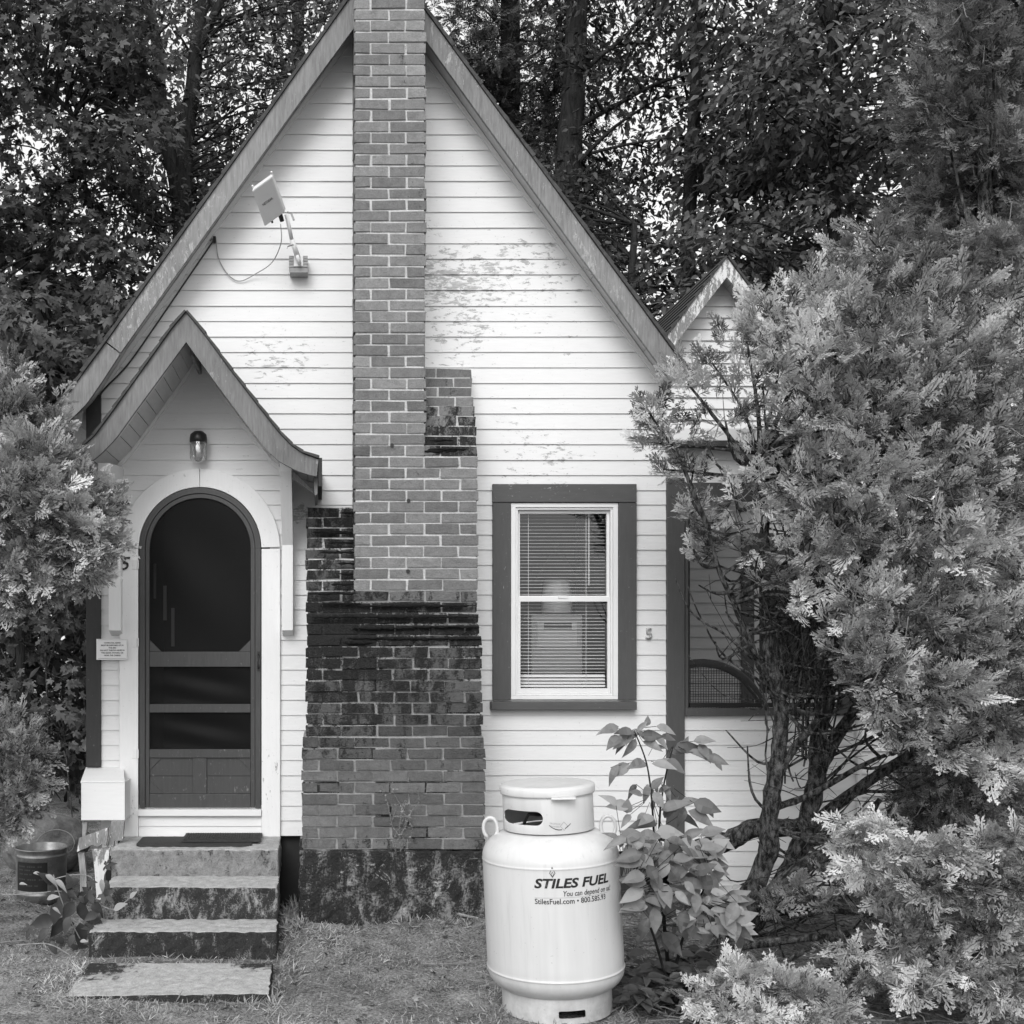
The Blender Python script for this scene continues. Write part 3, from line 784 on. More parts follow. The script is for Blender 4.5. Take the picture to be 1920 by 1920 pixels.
for xa, xb in ((281.4, 361.6), (388.4, 470)):
    f.box(X_(xa), X_(xb), E0 + .014, E1, Z_(1487.5), Z_(1455)); f.box(X_(xa), X_(xb), E0 + .0145, E1, Z_(1454.2), Z_(1420.5))
f.build('panel', M['door'], sdoor)
def bulged(mb, px0, px1, py0, py1, arch=False, amp=.012):
    nx, nz = 20, 34; idx = {}
    for j in range(nz + 1):
        for i in range(nx + 1):
            z = lerp(Z_(py1), Z_(py0), j / nz); x0, x1 = X_(px0), X_(px1)
            if arch and z > cz:
                d = min(z - cz, 94 / s0 * .9999); w_ = math.sqrt((94.5 / s0) ** 2 - d * d); x0, x1 = cx - w_, cx + w_
            u, v = i / nx, j / nz
            y = -.004 + amp * math.sin(math.pi * u) * math.sin(math.pi * v) * (math.sin(5 * u + 7 * v) * .5 + .4)
            idx[(i, j)] = len(mb.v); mb.v.append((lerp(x0, x1, u), y, z))
    for j in range(nz):
        for i in range(nx): mb.face((idx[(i, j)], idx[(i + 1, j)], idx[(i + 1, j + 1)], idx[(i, j + 1)]))
for a in ((281, 470.5, 934.6, 1222, True), (281, 470.5, 1250, 1320, False), (281, 470.5, 1335.5, 1404.5, False)):
    mb = MB(); bulged(mb, *a); mb.build('screen', M['screen'], sdoor, smooth=True)
for py in (1059, 1204, 1412):
    mb = MB(); mb.box(X_(250.5), X_(258), -.041, -.036, Z_(py + 9), Z_(py - 9)); mb.tube([(X_(261), -.044, Z_(py + 8)), (X_(261), -.044, Z_(py - 8))], .005, 8)
    mb.build('hinge', M['vinyl'], sdoor, bevel=.001)
mb = MB(); hx = X_(485)
mb.tube([(hx, -.03, Z_(1226)), (hx, -.055, Z_(1230)), (hx, -.068, Z_(1240)), (hx, -.055, Z_(1250)), (hx, -.03, Z_(1254))], .0045, 8)
mb.box(hx - .009, hx + .009, -.0345, -.030, Z_(1233), Z_(1221)); mb.box(hx - .009, hx + .009, -.0345, -.030, Z_(1258), Z_(1248))
mb.build('handle', M['darkmetal'], sdoor, smooth=False)
# three pale upright slats behind the screen
mb = MB()
for a, b, c, d in ((288, 292, 1057, 1122), (306, 312, 1098, 1163), (321, 327, 1140, 1212)): mb.box(X_(a, .3), X_(b, .3), .3, .32, Z_(d, .3), Z_(c, .3))
mb.build('pale_slat', M['vinyl'], house)

# ---------------- window
win = empty('window', P(1057, 1310, 0), None, None); win.parent = house; win.matrix_parent_inverse = world_of(house).inverted()
mb = MB(); mb.box(X_(922), X_(1190.5), -.042, 0, Z_(943), Z_(909)); mb.build('head_casing', M['casingh'], win, bevel=.003)
for a, b in ((922.5, 956.5), (1157.5, 1191)):
    mb = MB(); mb.box(X_(a), X_(b), -.036, 0, Z_(1312), Z_(943.5)); mb.build('side_casing', M['casing'], win, bevel=.003)
mb = MB(); mb.box(X_(921, -.07), X_(1194, -.07), -.075, 0, Z_(1331, -.07), Z_(1316, -.07)); mb.build('sill', M['casingh'], win, bevel=.003)
mb = MB()
def frame(mb, a, b, c, d, w1, y0, y1, wt=None, wb=None):
    wt = wt or w1; wb = wb or w1
    mb.box(X_(a), X_(b), y0, y1, Z_(c + wt), Z_(c)); mb.box(X_(a), X_(b), y0, y1, Z_(d), Z_(d - wb))
    mb.box(X_(a), X_(a + w1), y0, y1, Z_(d - wb), Z_(c + wt)); mb.box(X_(b - w1), X_(b), y0, y1, Z_(d - wb), Z_(c + wt))
frame(mb, 957, 1157, 944, 1311, 9, -.026, .06, 8, 7); frame(mb, 966.3, 1147.7, 952.3, 1303.7, 4, -.016, .06)
mb.build('vinyl_frame', M['vinyl'], win, bevel=.002)
mb = MB(); frame(mb, 970.5, 1143.5, 956.5, 1122, 5, .012, .035, 6, 5); mb.build('upper_sash', M['vinyl'], win, bevel=.001)
mb = MB(); frame(mb, 970.5, 1143.5, 1119, 1299.5, 5, -.008, .011, 9, 9); mb.box(X_(1046), X_(1064), -.013, -.004, Z_(1122), Z_(1117))
mb.build('lower_sash', M['vinyl'], win, bevel=.001)
for (a, b, y) in ((962.5, 1117, .024), (1128, 1290.5, .002)):
    mb = MB(); mb.quad((X_(975.5), y, Z_(b)), (X_(1138.5), y, Z_(b)), (X_(1138.5), y, Z_(a)), (X_(975.5), y, Z_(a))); mb.build('pane', M['glass'], win)
bl = MB(); Yb = .075; sY = SC(Yb); y = 962.0
while y < 1284:
    z = Z_(y, Yb); ww = .011 if y < 1266 else .0115; dz = .0022 if y < 1262 else .0085
    bl.quad((X_(974, Yb), Yb - ww, z - dz), (X_(1134, Yb), Yb - ww, z - dz + random.uniform(-.0004, .0004)), (X_(1134, Yb), Yb + ww, z + dz), (X_(974, Yb), Yb + ww, z + dz)); y += 6.35
for px in (990, 1098): bl.box(X_(px, Yb) - .001, X_(px, Yb) + .001, Yb - .013, Yb - .011, Z_(1284, Yb), Z_(958, Yb))
bl.tube([(X_(1103, Yb), Yb - .018, Z_(962, Yb)), (X_(1103, Yb), Yb - .018, Z_(1098, Yb))], .0025, 6)
bl.box(X_(974, Yb), X_(1134, Yb), Yb - .012, Yb + .012, Z_(1288, Yb), Z_(1284, Yb)); bl.box(X_(974, Yb), X_(1134, Yb), Yb - .015, Yb + .015, Z_(961, Yb), Z_(955, Yb))
bl.build('blind', M['vinyl'], win)

# ---------------- screened porch and rear wing
PX1 = X_(1612)
mb = MB(); prows = [Z_(y) for y in ys if 1330 < y < 1690]
boards(mb, prows, lambda z: X_(1281), lambda z: PX1); mb.box(X_(1281), PX1, .006, .05, Z_(1676), Z_(1335)); mb.build('porch_wall', M['siding'], house)
mb = MB(); boards(mb, [Z_(y) for y in ys if 790 < y < 925], lambda z: XR - .02, lambda z: PX1); mb.box(X_(1281), PX1, .006, .05, Z_(915), Z_(812)); mb.build('porch_upper_wall', M['siding'], house)
pf = MB(); pf.box(X_(1604), X_(1612), -.03, 0, Z_(1676), Z_(1342)); pf.build('porch_corner_trim', M['white'], house); pf = MB()
pf.box(X_(1281), X_(1612), -.03, .02, Z_(940), Z_(906)); pf.box(X_(1281), X_(1612), -.045, .02, Z_(1341), Z_(1327))
pf.box(X_(1283), X_(1289), -.02, .03, Z_(1327), Z_(940)); pf.box(X_(1575), X_(1614), -.034, .03, Z_(1327), Z_(940)); pf.build('porch_frame', M['casing'], house, bevel=.002)
pf = MB()
for a, b, c, d in ((1290, 1292.5, 940, 1326), (1290, 1575, 1318, 1326)): pf.box(X_(a), X_(b), -.012, .03, Z_(d), Z_(c))
pf.build('screen_bead', M['black'], house)
mb = MB(); mb.quad((X_(1289), .0, Z_(1325)), (X_(1576), .0, Z_(1325)), (X_(1576), .0, Z_(940)), (X_(1289), .0, Z_(940))); mb.build('porch_screen', M['porch_screen'], house)
YW = 2.45; sw = SC(YW)
wy = [660.5 + 21.35 * k for k in range(-9, 46)]
gx = X_(1362 - 2, YW); 
WB = 2.2
apw = (X_(1363, WB), Z_(500, WB))
mb = MB(); sl = 1.32
def wxl(z): return max(XR + .0, apw[0] - (apw[1] - z) / sl)
def wxr(z): return min(apw[0] + 1.55, apw[0] + (apw[1] - z) / sl)
boards(mb, [Z_(y, YW) for y in wy], wxl, wxr, YW, holes=[rect_hole(1420, 1560, 1060, 1300, YW)], prof=.022)
mb.build('wing_wall', M['siding'], house)
mb = MB(); mb.prism([(XR, .3), (apw[0] + 1.54, .3), (apw[0] + 1.54, wxr(0) * 0 + apw[1] - 1.55 * sl), (apw[0], apw[1] - .02), (XR, apw[1] - (apw[0] - XR) * sl)], YW + .006, YW + .05)
mb.build('wing_sheathing', M['dark_room'], house)
WT_L = [(1363, 483), (1246, 636), (1170, 735)]; WBt_L = [(1363, 519), (1262, 651), (1190, 745)]
WT_R = [(1363, 483), (1480, 640), (1580, 775)]; WBt_R = [(1363, 519), (1465, 655), (1560, 783)]
rake('bargeboard', WT_L, WBt_L, WB, .03, M['worn_white'], house); rake('bargeboard', WT_R, WBt_R, WB, .03, M['worn_white'], house)
roof_slab('wing_roof', WT_L, WB, WB - .02, 5.6, .02, M['shingle'], house, course=.1); roof_slab('wing_roof', WT_R, WB, WB - .02, 5.6, .02, M['shingle'], house, course=.1)
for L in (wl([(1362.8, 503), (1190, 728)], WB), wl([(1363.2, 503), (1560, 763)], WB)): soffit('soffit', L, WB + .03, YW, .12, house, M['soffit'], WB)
# wing window inside the porch
mb = MB(); frame_ = [(1388, 1412, 1000, 1322), (1412, 1600, 1000, 1040)]
for a, b, c, d in frame_: mb.box(X_(a, YW), X_(b, YW), YW - .03, YW, Z_(d, YW), Z_(c, YW))
mb.build('wing_window_casing', M['casing'], house)
mb = MB()
for a, b, c, d in ((1412, 1422, 1041, 1310), (1422, 1580, 1300, 1310)): mb.box(X_(a, YW), X_(b, YW), YW - .02, YW, Z_(d, YW), Z_(c, YW))
mb.build('wing_window_frame', M['vinyl'], house)
mb = MB(); mb.box(XR - .02, PX1 + .12, -.12, YW + .0, 2.985, 3.02); 
mb.v = [(x, y, z + (y + .12) * .05) for x, y, z in mb.v]; mb.build('porch_roof', M['shingle'], house)
mb = MB(); mb.box(XR, PX1, .06, YW - .02, .25, .3); mb.box(PX1 - .06, PX1, .05, YW, 0, 1.2); mb.build('porch_floor', M['rawwood'], house)
# white scuffed plinth box left of the door
mb = MB(); q = -.25
pl = [(X_(151, q), -.25, Z_(1465, q)), (X_(234, q), -.25, Z_(1465, q)), (X_(232, 0), 0, Z_(1438)), (X_(161, 0), 0, Z_(1438))]
mb.box(X_(152, q), X_(234, q), q, 0, Z_(1538, q), Z_(1466, q) - .003)
n = len(mb.v); mb.v += pl + [(x, y, z - .012) for x, y, z in pl]; [mb.face(tuple(n + i for i in fc)) for fc in ((0, 1, 2, 3), (7, 6, 5, 4), (0, 4, 5, 1), (1, 5, 6, 2), (2, 6, 7, 3), (3, 7, 4, 0))]
mb.build('corner_plinth', M['whiteh'], house, bevel=.002)
def slab(name, pts, y0, y1, mat, parent):
    q = [(X_(a, y0), Z_(b, y0)) for a, b in pts]
    ar = sum(q[k][0] * q[(k + 1) % len(q)][1] - q[(k + 1) % len(q)][0] * q[k][1] for k in range(len(q)))
    if ar < 0: q = q[::-1]
    mb = MB(); mb.prism(q, y0, y1); return mb.build(name, mat, parent, bevel=.002)
slab('rotten_board', [(144, 1598), (148, 1572), (202, 1552), (203, 1561), (199, 1586), (190, 1583), (183, 1588), (172, 1584), (163, 1590), (152, 1594)], -.34, -.31, M['worn_white'], house)
slab('rotten_board', [(200, 1588), (206, 1566), (208, 1540), (233, 1540), (230, 1576), (214, 1577), (213, 1588)], -.30, -.26, M['worn_white'], house)
slab('rotten_board', [(146, 1600), (150, 1640), (150, 1690), (163, 1690), (162, 1640), (158, 1599)], -.31, -.27, M['oldwood'], house)
slab('rotten_board', [(172, 1592), (206, 1590), (203, 1625), (196, 1640), (189, 1688), (181, 1686), (177, 1630)], -.32, -.29, M['worn_white'], house)
slab('rotten_board', [(154, 1540), (164, 1540), (161, 1572), (154, 1574)], -.22, -.19, M['oldwood'], house)

# text
def text_mesh(body, size, shear=0.0, bold=0.0, space=1.0, align='LEFT'):
    cu = bpy.data.curves.new('txt', 'FONT'); cu.body = body; cu.size = size; cu.shear = shear; cu.offset = bold; cu.space_character = space; cu.align_x = align; cu.resolution_u = 3
    o = bpy.data.objects.new('txt', cu); COL.objects.link(o); bpy.context.view_layer.update()
    me = bpy.data.meshes.new_from_object(o.evaluated_get(bpy.context.evaluated_depsgraph_get())); bpy.data.objects.remove(o); bpy.data.curves.remove(cu)
    me.materials.clear(); return me
def map_mesh(me, fn):
    for v in me.vertices: v.co = fn(v.co)
    return me
def thick(o, t):
    m = o.modifiers.new('solid', 'SOLIDIFY'); m.thickness = t; m.offset = 0; return o
n5 = empty('house_number', P(1216, 1190, 0), 'white number 5 on clapboards right of the window, shading put in as grey', 'house number', 'house numbers')
me = map_mesh(text_mesh('5', .10, 0, .001), lambda c: Vector((X_(1208), -.021, Z_(1197.5))) + Vector((c.x * .95, 0, c.y)))
thick(link('numeral', me, M['plasticgrey'], n5), .014)  # white numeral coloured grey, standing in for its outline shading
n5 = empty('house_number', P(238, 1058, 0), 'black number 5 on white door casing beside the bush', 'house number', 'house numbers')
me = map_mesh(text_mesh('5', .12, .25, .0005), lambda c: Vector((X_(226), -.042, Z_(1069))) + Vector((c.x, 0, c.y)))
thick(link('numeral', me, M['black'], n5), .006)

# ================================================================== THINGS ON AND ROUND THE HOUSE
# concrete steps
steps = empty('concrete_steps', (-.76, -.8, 0), 'mossy concrete steps leading up to the arched screen door', 'steps')
def joined(ms_):
    m = MB()
    for b in ms_:
        n = len(m.v); m.v += b.v; m.f += [tuple(n + i for i in f_) for f_ in b.f]; m.t += b.t; m.s += b.s; m.mi += b.mi
    return m
rough_block(-1.262, -.250, -.497, -.01, .3, .4845, .035, .004, .46, 11, .2, .55).build('landing', M['concrete'], steps, bevel=.011)
rough_block(-1.245, -.243, -.817, -.49, .14, .327, .035, .0045, .68, 12, .22, .8).build('tread', M['concrete'], steps, bevel=.011)
rough_block(-1.278, -.241, -1.096, -.80, -.05, .143, .035, .005, .80, 13, .22, .8).build('tread', M['concrete'], steps, bevel=.011)
rough_block(-1.24, -.26, -.80, -.02, -.05, .30, .06, .004, .8, 14).build('core', M['concrete'], steps)
slb = rough_block(-1.225, -.25, -1.87, -1.32, -.05, .034, .04, .0035, .8, 15, .33)
slb.v = [(x, y - (-.04 if x > -.7 else .04) * 1.0 * ((x + .7) / -.5) * 0 - .05 * (-(x + .73)) * .9 * (1 if y < -1.6 else .2), z) for x, y, z in slb.v]
for i, f_ in enumerate(slb.f):
    c_ = sum((Vector(slb.v[k]) for k in f_), Vector()) / 4
    if c_.z > .02: slb.s[i] = .24 + max(0, .75 - (c_ - Vector((-1.22, -1.38, .03))).length * 1.9) + max(0, .55 - (c_ - Vector((-.33, -1.36, .03))).length * 2.6)
o = slb.build('stepping_slab', M['concrete'], None, bevel=.006); tag(o, 'pale mossy concrete slab lying in grass below the steps', 'slab')
# mats
def mat_thing(name, label, x0, x1, y0, y1, z, corner, raised=False):
    m = MB(); out = []
    for cx_, cy_, a0 in ((x1 - corner, y0 + corner, -90), (x1 - corner, y1 - corner, 0), (x0 + corner, y1 - corner, 90), (x0 + corner, y0 + corner, 180)):
        for k in range(5): a = R(a0 + 90 * k / 4); out.append((cx_ + corner * math.cos(a), cy_ + corner * math.sin(a)))
    n = len(out); m.v = [(p[0], p[1], z + .009 + .003 * math.sin(p[0] * 14)) for p in out] + [(p[0], p[1], z) for p in out]
    m.face(tuple(range(n)))
    for i in range(n): m.face((i, n + i, n + (i + 1) % n, (i + 1) % n))
    root = empty(name, ((x0 + x1) / 2, (y0 + y1) / 2, z), label, 'doormat', 'doormats')
    m.build('rubber_base', M['rubber'], root)
    if raised:
        r = MB()
        for k in range(30): x = lerp(x0 + .015, x1 - .019, k / 29); r.box(x, x + .005, y0 + .012, y1 - .012, z + .008, z + .0145)
        for k in range(9): y = lerp(y0 + .02, y1 - .025, k / 8); r.box(x0 + .012, x1 - .012, y, y + .004, z + .008, z + .013)
        r.build('ribs', M['rubber'], root)
    return root
mat_thing('doormat', 'flat black rubber doormat on the landing, left and under the ribbed one', -1.13, -.42, -.41, -.08, .4865, .05)
mat_thing('doormat', 'ribbed black doormat lying over the right end of the flat one', -.86, -.37, -.31, -.04, .4985, .006, True)

# wall lamp
lamp = empty('wall_lamp', P(372, 835, 0), 'unlit jelly-jar wall lamp with black cap above the door arch', 'lamp')
lx, ly = X_(372, -.1), -.1
m = MB(); m.lathe([(0, Z_(808, ly)), (.03, Z_(809, ly)), (.052, Z_(815, ly)), (.056, Z_(822, ly)), (.056, Z_(829, ly)), (.05, Z_(830, ly)), (.0, Z_(829, ly))], 28, (lx, ly, 0))
m.tube([(lx, ly, Z_(816, ly)), (lx, -.01, Z_(818, ly))], .022, 12); m.build('cap', M['darkmetal'], lamp, smooth=True)
m = MB(); m.lathe([(.048, Z_(830, ly)), (.05, Z_(840, ly)), (.048, Z_(855, ly)), (.04, Z_(863, ly)), (.02, Z_(867, ly)), (0, Z_(868, ly))], 28, (lx, ly, 0)); m.build('glass_jar', M['jar'], lamp, smooth=True)
m = MB(); m.lathe([(0, Z_(834, ly)), (.02, Z_(836, ly)), (.026, Z_(845, ly)), (.02, Z_(854, ly)), (0, Z_(857, ly))], 16, (lx, ly, 0)); m.build('bulb', M['plasticgrey'], lamp, smooth=True)
m = MB()
for k in range(8):
    for sg in (1, -1):
        pts = []
        for q_ in range(9): a = k * math.pi / 4 + sg * q_ * .14; pts.append((lx + .052 * math.cos(a), ly + .052 * math.sin(a), lerp(Z_(831, ly), Z_(862, ly), q_ / 8)))
        m.tube(pts, .0012, 4)
m.build('wire_guard', M['steel'], lamp)

# antenna
ant = empty('panel_antenna', P(559, 497, -.1), 'white square panel antenna on a tilted pole beside the brick chimney', 'antenna')
Y0 = -.12
m = MB()
for k in range(4): za, zb = lerp(Z_(501, Y0), Z_(479, Y0), k / 4), lerp(Z_(501, Y0), Z_(479, Y0), (k + 1) / 4) - .0015; m.box(X_(542, Y0), X_(577, Y0), Y0, -.012, za, zb)
m.box(X_(543, Y0), X_(577, Y0), Y0 + .004, -.012, Z_(501, Y0) - .032, Z_(501, Y0) - .001)
m.build('wood_block', M['rawwood'], ant, bevel=.0015)
m = MB(); m.box(X_(551, Y0), X_(568.5, Y0), Y0 - .006, Y0, Z_(500, Y0), Z_(479.5, Y0)); m.build('mount_plate', M['vinyl'], ant, bevel=.003)
m = MB(); a = P(562, 496, Y0 - .02); b_ = P(547, 449, -.22); c = P(537, 402, -.29)
m.tube([a, P(557, 478, -.17)], .012, 14); m.tube([P(559, 484, -.15), b_], .0165, 16); m.tube([b_, c], .0125, 14); m.build('pole', M['vinyl'], ant, smooth=True)
m = MB(); m.tube([P(550, 459, -.24), P(540, 462, -.26), P(538, 466, -.26)], .004, 6); m.build('clamp_bolt', M['steel'], ant)
m = MB(); m.tube([P(538, 398, -.27), P(546, 400, -.27), P(551, 413, -.28)], .006, 6); m.build('clamp_bolt', M['steel'], ant)
# panel: corners of the visible face in px; it faces down-left
fc = [P(472, 358, -.46), P(496, 425.5, -.27), P(534, 398.5, -.37), P(509.5, 331, -.56)]
ex = (fc[3] - fc[0]); ez = (fc[0] - fc[1]); nrm = ez.cross(ex).normalized()
if nrm.y > 0: nrm = -nrm
back = [p - nrm * .045 for p in fc]
m = MB(); m.sweep(None, fc, back); o = m.build('panel', M['plastic'], ant, bevel=.008)
cc = sum(fc, Vector()) / 4; b2 = [cc - nrm * .047 + (p - cc) * .8 for p in fc]
m = MB(); m.sweep(None, b2, [p - nrm * .03 for p in b2]); m.build('rear_housing', M['plastic'], ant, bevel=.006)
for p, dirn in ((fc[3], 1), (fc[0], 1)):
    m = MB(); q_ = p - nrm * .03; m.tube([q_ - ez.normalized() * .01 + (cc - p) * .05, q_ + ez.normalized() * .022 + (cc - p) * .05], .006, 8)
    m.build('fixing_lug', M['vinyl'], ant)
m = MB(); p = fc[1].lerp(fc[2], .72) - nrm * .03; m.tube([p, p - ez.normalized() * .045 + Vector((0, 0, -.005))], .014, 12); m.build('connector', M['darkmetal'], ant); m = MB(); p = fc[1].lerp(fc[2], .3) - nrm * .03; m.tube([p, p - ez.normalized() * .02], .007, 10); m.build('connector', M['darkmetal'], ant)
ux = ex.normalized(); uz = ez.normalized(); uz = (uz - ux * uz.dot(ux)).normalized()
me = map_mesh(text_mesh('NETGEAR', .020, 0, .0003, 1.0, 'CENTER'), lambda c_: cc + ux * c_.x * .95 + uz * (c_.y - .002) + nrm * .0015)
link('lettering', me, M['ink'], ant)
# cables
cab = empty('cable', P(403, 447, -.03), 'thin grey cable drooping in a loop from antenna to eave clip', 'cable', 'cables on the gable wall')
def smooth_pts(pl, n=6):
    out = []; pl = [Vector(p) for p in pl]
    for i in range(len(pl) - 1):
        p0, p1, p2, p3 = pl[max(i - 1, 0)], pl[i], pl[i + 1], pl[min(i + 2, len(pl) - 1)]
        for k in range(n):
            t = k / n; out.append(.5 * ((2 * p1) + (p2 - p0) * t + (2 * p0 - 5 * p1 + 4 * p2 - p3) * t * t + (3 * p1 - p0 - 3 * p2 + p3) * t ** 3))
    return out + [pl[-1]]
m = MB(); m.tube(smooth_pts([P(526, 420, -.30), P(527, 455, -.26), P(510, 492, -.12), P(480, 513, -.04), P(450, 527, -.022), P(428, 515, -.022), P(410, 485, -.022), P(405, 450, -.03)]), .0033, 6)
m.build('lead', M['cablew'], cab, smooth=True)
m = MB(); p = P(403, 449, -.03); m.box(p.x - .012, p.x + .006, -.035, -.01, p.z - .02, p.z + .02); m.tube([p, p + Vector((-.02, -.01, .0)), p + Vector((-.03, -.005, -.012))], .003, 6); m.build('clip', M['darkmetal'], cab)
cab = empty('cable', P(300, 600, -.03), 'black cable running down the wall along the left rake', 'cable', 'cables on the gable wall')
m = MB(); m.tube(smooth_pts([P(401, 450, -.035), P(360, 510, -.03), P(300, 598, -.028), P(240, 683, -.028), P(191, 735, -.03), P(183, 760, -.02)]), .0055, 6); m.build('lead', M['darkmetal'], cab, smooth=True)

# notice
sg = empty('notice', P(210, 1218, -.06), 'small white printed notice on charcoal ashes beside the door', 'sign')
m = MB(); m.box(X_(181, -.06), X_(238, -.06), -.064, -.05, Z_(1237, -.06), Z_(1198, -.06)); m.mat = 1
for a, b, c, d in ((184, 237, 1199.3, 1200), (184, 237, 1234, 1234.8)): m.box(X_(a, -.065), X_(b, -.065), -.0652, -.0635, Z_(d, -.065), Z_(c, -.065))
m.build('plate', [M['vinyl'], M['paleink']], sg)
for k, line in enumerate(['CHARCOAL ASHES', 'MUST BE DISPOSED OF IN', 'THIS BIN', 'DO NOT THROW ASHES IN', 'THE GRASS, WOODS, OR', 'NEAR THE CABINS']):
    me = map_mesh(text_mesh(line, .0125, 0, .0003, 1, 'CENTER'), lambda c_: Vector((X_(210.5, -.066) + c_.x, -.0656, Z_(1206.5 + 4.7 * k, -.066) + c_.y)))
    link('text_line', me, M['ink'], sg)

# ash bin
bx, by = -1.88, .33
bkt = empty('metal_bin', (bx, by, 0), 'steel ash bin with dark label and wire handle left of the steps', 'bin')
m = MB(); m.lathe([(0, .012), (.155, .012), (.158, .0), (.162, .0), (.166, .05), (.168, .055), (.166, .06), (.168, .30), (.172, .305), (.168, .31), (.170, .345), (.178, .350), (.178, .356), (.170, .358), (.166, .35), (.163, .05), (0, .03)], 56, (bx, by, 0))
m.v = [(x + .003 * math.sin(z * 30 + x * 20), y, z) for x, y, z in m.v]; m.build('body', M['steel'], bkt, smooth=True)
m = MB(); 
for i in range(14):
    t0, t1 = R(218 + i * 5.6), R(218 + (i + 1) * 5.6); r_ = .1705
    m.quad((bx + r_ * math.cos(t0), by + r_ * math.sin(t0), .085), (bx + r_ * math.cos(t1), by + r_ * math.sin(t1), .085), (bx + r_ * math.cos(t1), by + r_ * math.sin(t1), .275), (bx + r_ * math.cos(t0), by + r_ * math.sin(t0), .275))
m.mat = 1
for z, a0, a1 in ((.245, 225, 285), (.222, 225, 270), (.16, 225, 288), (.12, 228, 276), (.195, 228, 262)):
    for i in range(12):
        if i % 5 == 4: continue
        t0, t1 = R(lerp(a0, a1, i / 12)), R(lerp(a0, a1, (i + .75) / 12)); r_ = .1712
        m.quad((bx + r_ * math.cos(t0), by + r_ * math.sin(t0), z), (bx + r_ * math.cos(t1), by + r_ * math.sin(t1), z), (bx + r_ * math.cos(t1), by + r_ * math.sin(t1), z + .009), (bx + r_ * math.cos(t0), by + r_ * math.sin(t0), z + .009))
m.build('label', [M['black'], M['ink']], bkt, smooth=True)
m = MB(); m.tube(smooth_pts([(bx + .17, by + .02, .31), (bx + .20, by + .03, .33), (bx + .21, by + .05, .38), (bx + .17, by + .08, .43), (bx + .08, by + .12, .45), (bx - .02, by + .16, .42), (bx - .08, by + .165, .36)]), .003, 6); m.build('handle', M['steel'], bkt, smooth=True)

# boulder
def boulder(name, c, s, label, cat='rock', seed=0):
    bm = bmesh.new(); bmesh.ops.create_icosphere(bm, subdivisions=4, radius=1); r_ = random.Random(seed); from mathutils import noise as mn
    for v in bm.verts:
        k = 1 + .22 * mn.noise(v.co * 1.1 + Vector((seed, 3, 1))) + .08 * mn.noise(v.co * 3.5 + Vector((seed, 1, 8))) + .03 * mn.noise(v.co * 9)
        v.co = Vector((v.co.x * s[0] * k, v.co.y * s[1] * k, v.co.z * s[2] * k))
    me = bpy.data.meshes.new(name); bm.to_mesh(me); bm.free(); me.polygons.foreach_set('use_smooth', [True] * len(me.polygons))
    o = link(name, me, M['rock']); o.location = c; return tag(o, label, cat)
boulder('boulder', (-2.15, 1.45, .18), (.33, .3, .24), 'rough grey boulder half buried behind the steel bin', seed=4)

# propane tank
tank = bpy.data.objects.new('propane_tank', None); COL.objects.link(tank)
tag(tank, 'white upright propane tank with lettering standing on the grass', 'tank')
TX, TY = (1045 - VX) / 393.3, -1.945
tank.matrix_basis = Matrix.Translation((TX, TY, 0)) @ Matrix.Rotation(R(-2.7), 4, 'Y') @ Matrix.Rotation(R(-11.5), 4, 'Z')
def tlink(mb_, name, mat, smooth=True, bevel=0):
    me = mb_.mesh(name, smooth) if isinstance(mb_, MB) else mb_
    o = bpy.data.objects.new(name, me); COL.objects.link(o); me.materials.append(mat); o.parent = tank
    if bevel: mm = o.modifiers.new('b', 'BEVEL'); mm.width = bevel; mm.segments = 2
    return o
RB = .320
prof = [(0, .085)]
for k in range(13): a = R(-90 + 90 * k / 12); prof.append((.20 + .133 * math.cos(a) if k else .16, .205 + .115 * math.sin(a)))
prof = [(0, .09)] + [(RB - .14 + .14 * math.cos(R(-90 + 90 * k / 14)), .200 + .105 * math.sin(R(-90 + 90 * k / 14))) for k in range(15)]
prof += [(RB + .001, .2035), (RB + .0035, .206), (RB + .0035, .211), (RB + .0008, .2135), (RB, .218), (RB, .23), (RB, .35), (RB, .45), (RB, .58), (RB, .70), (RB, .712), (RB + .0006, .716), (RB + .002, .718), (RB + .002, .723), (RB + .0004, .726)]
prof += [(RB - .19 + .19 * math.cos(R(90 * k / 24)), .728 + .134 * math.sin(R(90 * k / 24))) for k in range(0, 25)] + [(0, .868)]
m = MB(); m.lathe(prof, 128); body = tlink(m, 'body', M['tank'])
def cut(obj_me, cutters):
    o = bpy.data.objects.new('tmp', obj_me); COL.objects.link(o); cs = []
    for cme in cutters:
        c = bpy.data.objects.new('tmpc', cme); COL.objects.link(c); cs.append(c); mm = o.modifiers.new('x', 'BOOLEAN'); mm.object = c; mm.operation = 'DIFFERENCE'; mm.solver = 'EXACT'
    bpy.context.view_layer.update()
    me = bpy.data.meshes.new_from_object(o.evaluated_get(bpy.context.evaluated_depsgraph_get()))
    bpy.data.objects.remove(o); [bpy.data.objects.remove(c) for c in cs]; return me
def fix_normals(me):
    bm = bmesh.new(); bm.from_mesh(me); bmesh.ops.recalc_face_normals(bm, faces=bm.faces); bm.to_mesh(me); bm.free(); return me
def stadium(x0, x1, z0, z1, r_, ya, yb):
    pts = []
    for cx_, cz_, a0 in ((x1 - r_, z0 + r_, -90), (x1 - r_, z1 - r_, 0), (x0 + r_, z1 - r_, 90), (x0 + r_, z0 + r_, 180)):
        for k in range(7): a = R(a0 + 90 * k / 6); pts.append((cx_ + r_ * math.cos(a), cz_ + r_ * math.sin(a)))
    b = MB(); b.prism(pts, ya, yb); return fix_normals(b.mesh('cut'))
m = MB(); m.lathe([(.207, .859), (.2125, .859), (.2125, 1.04), (.207, 1.04)], 96, closed=True)
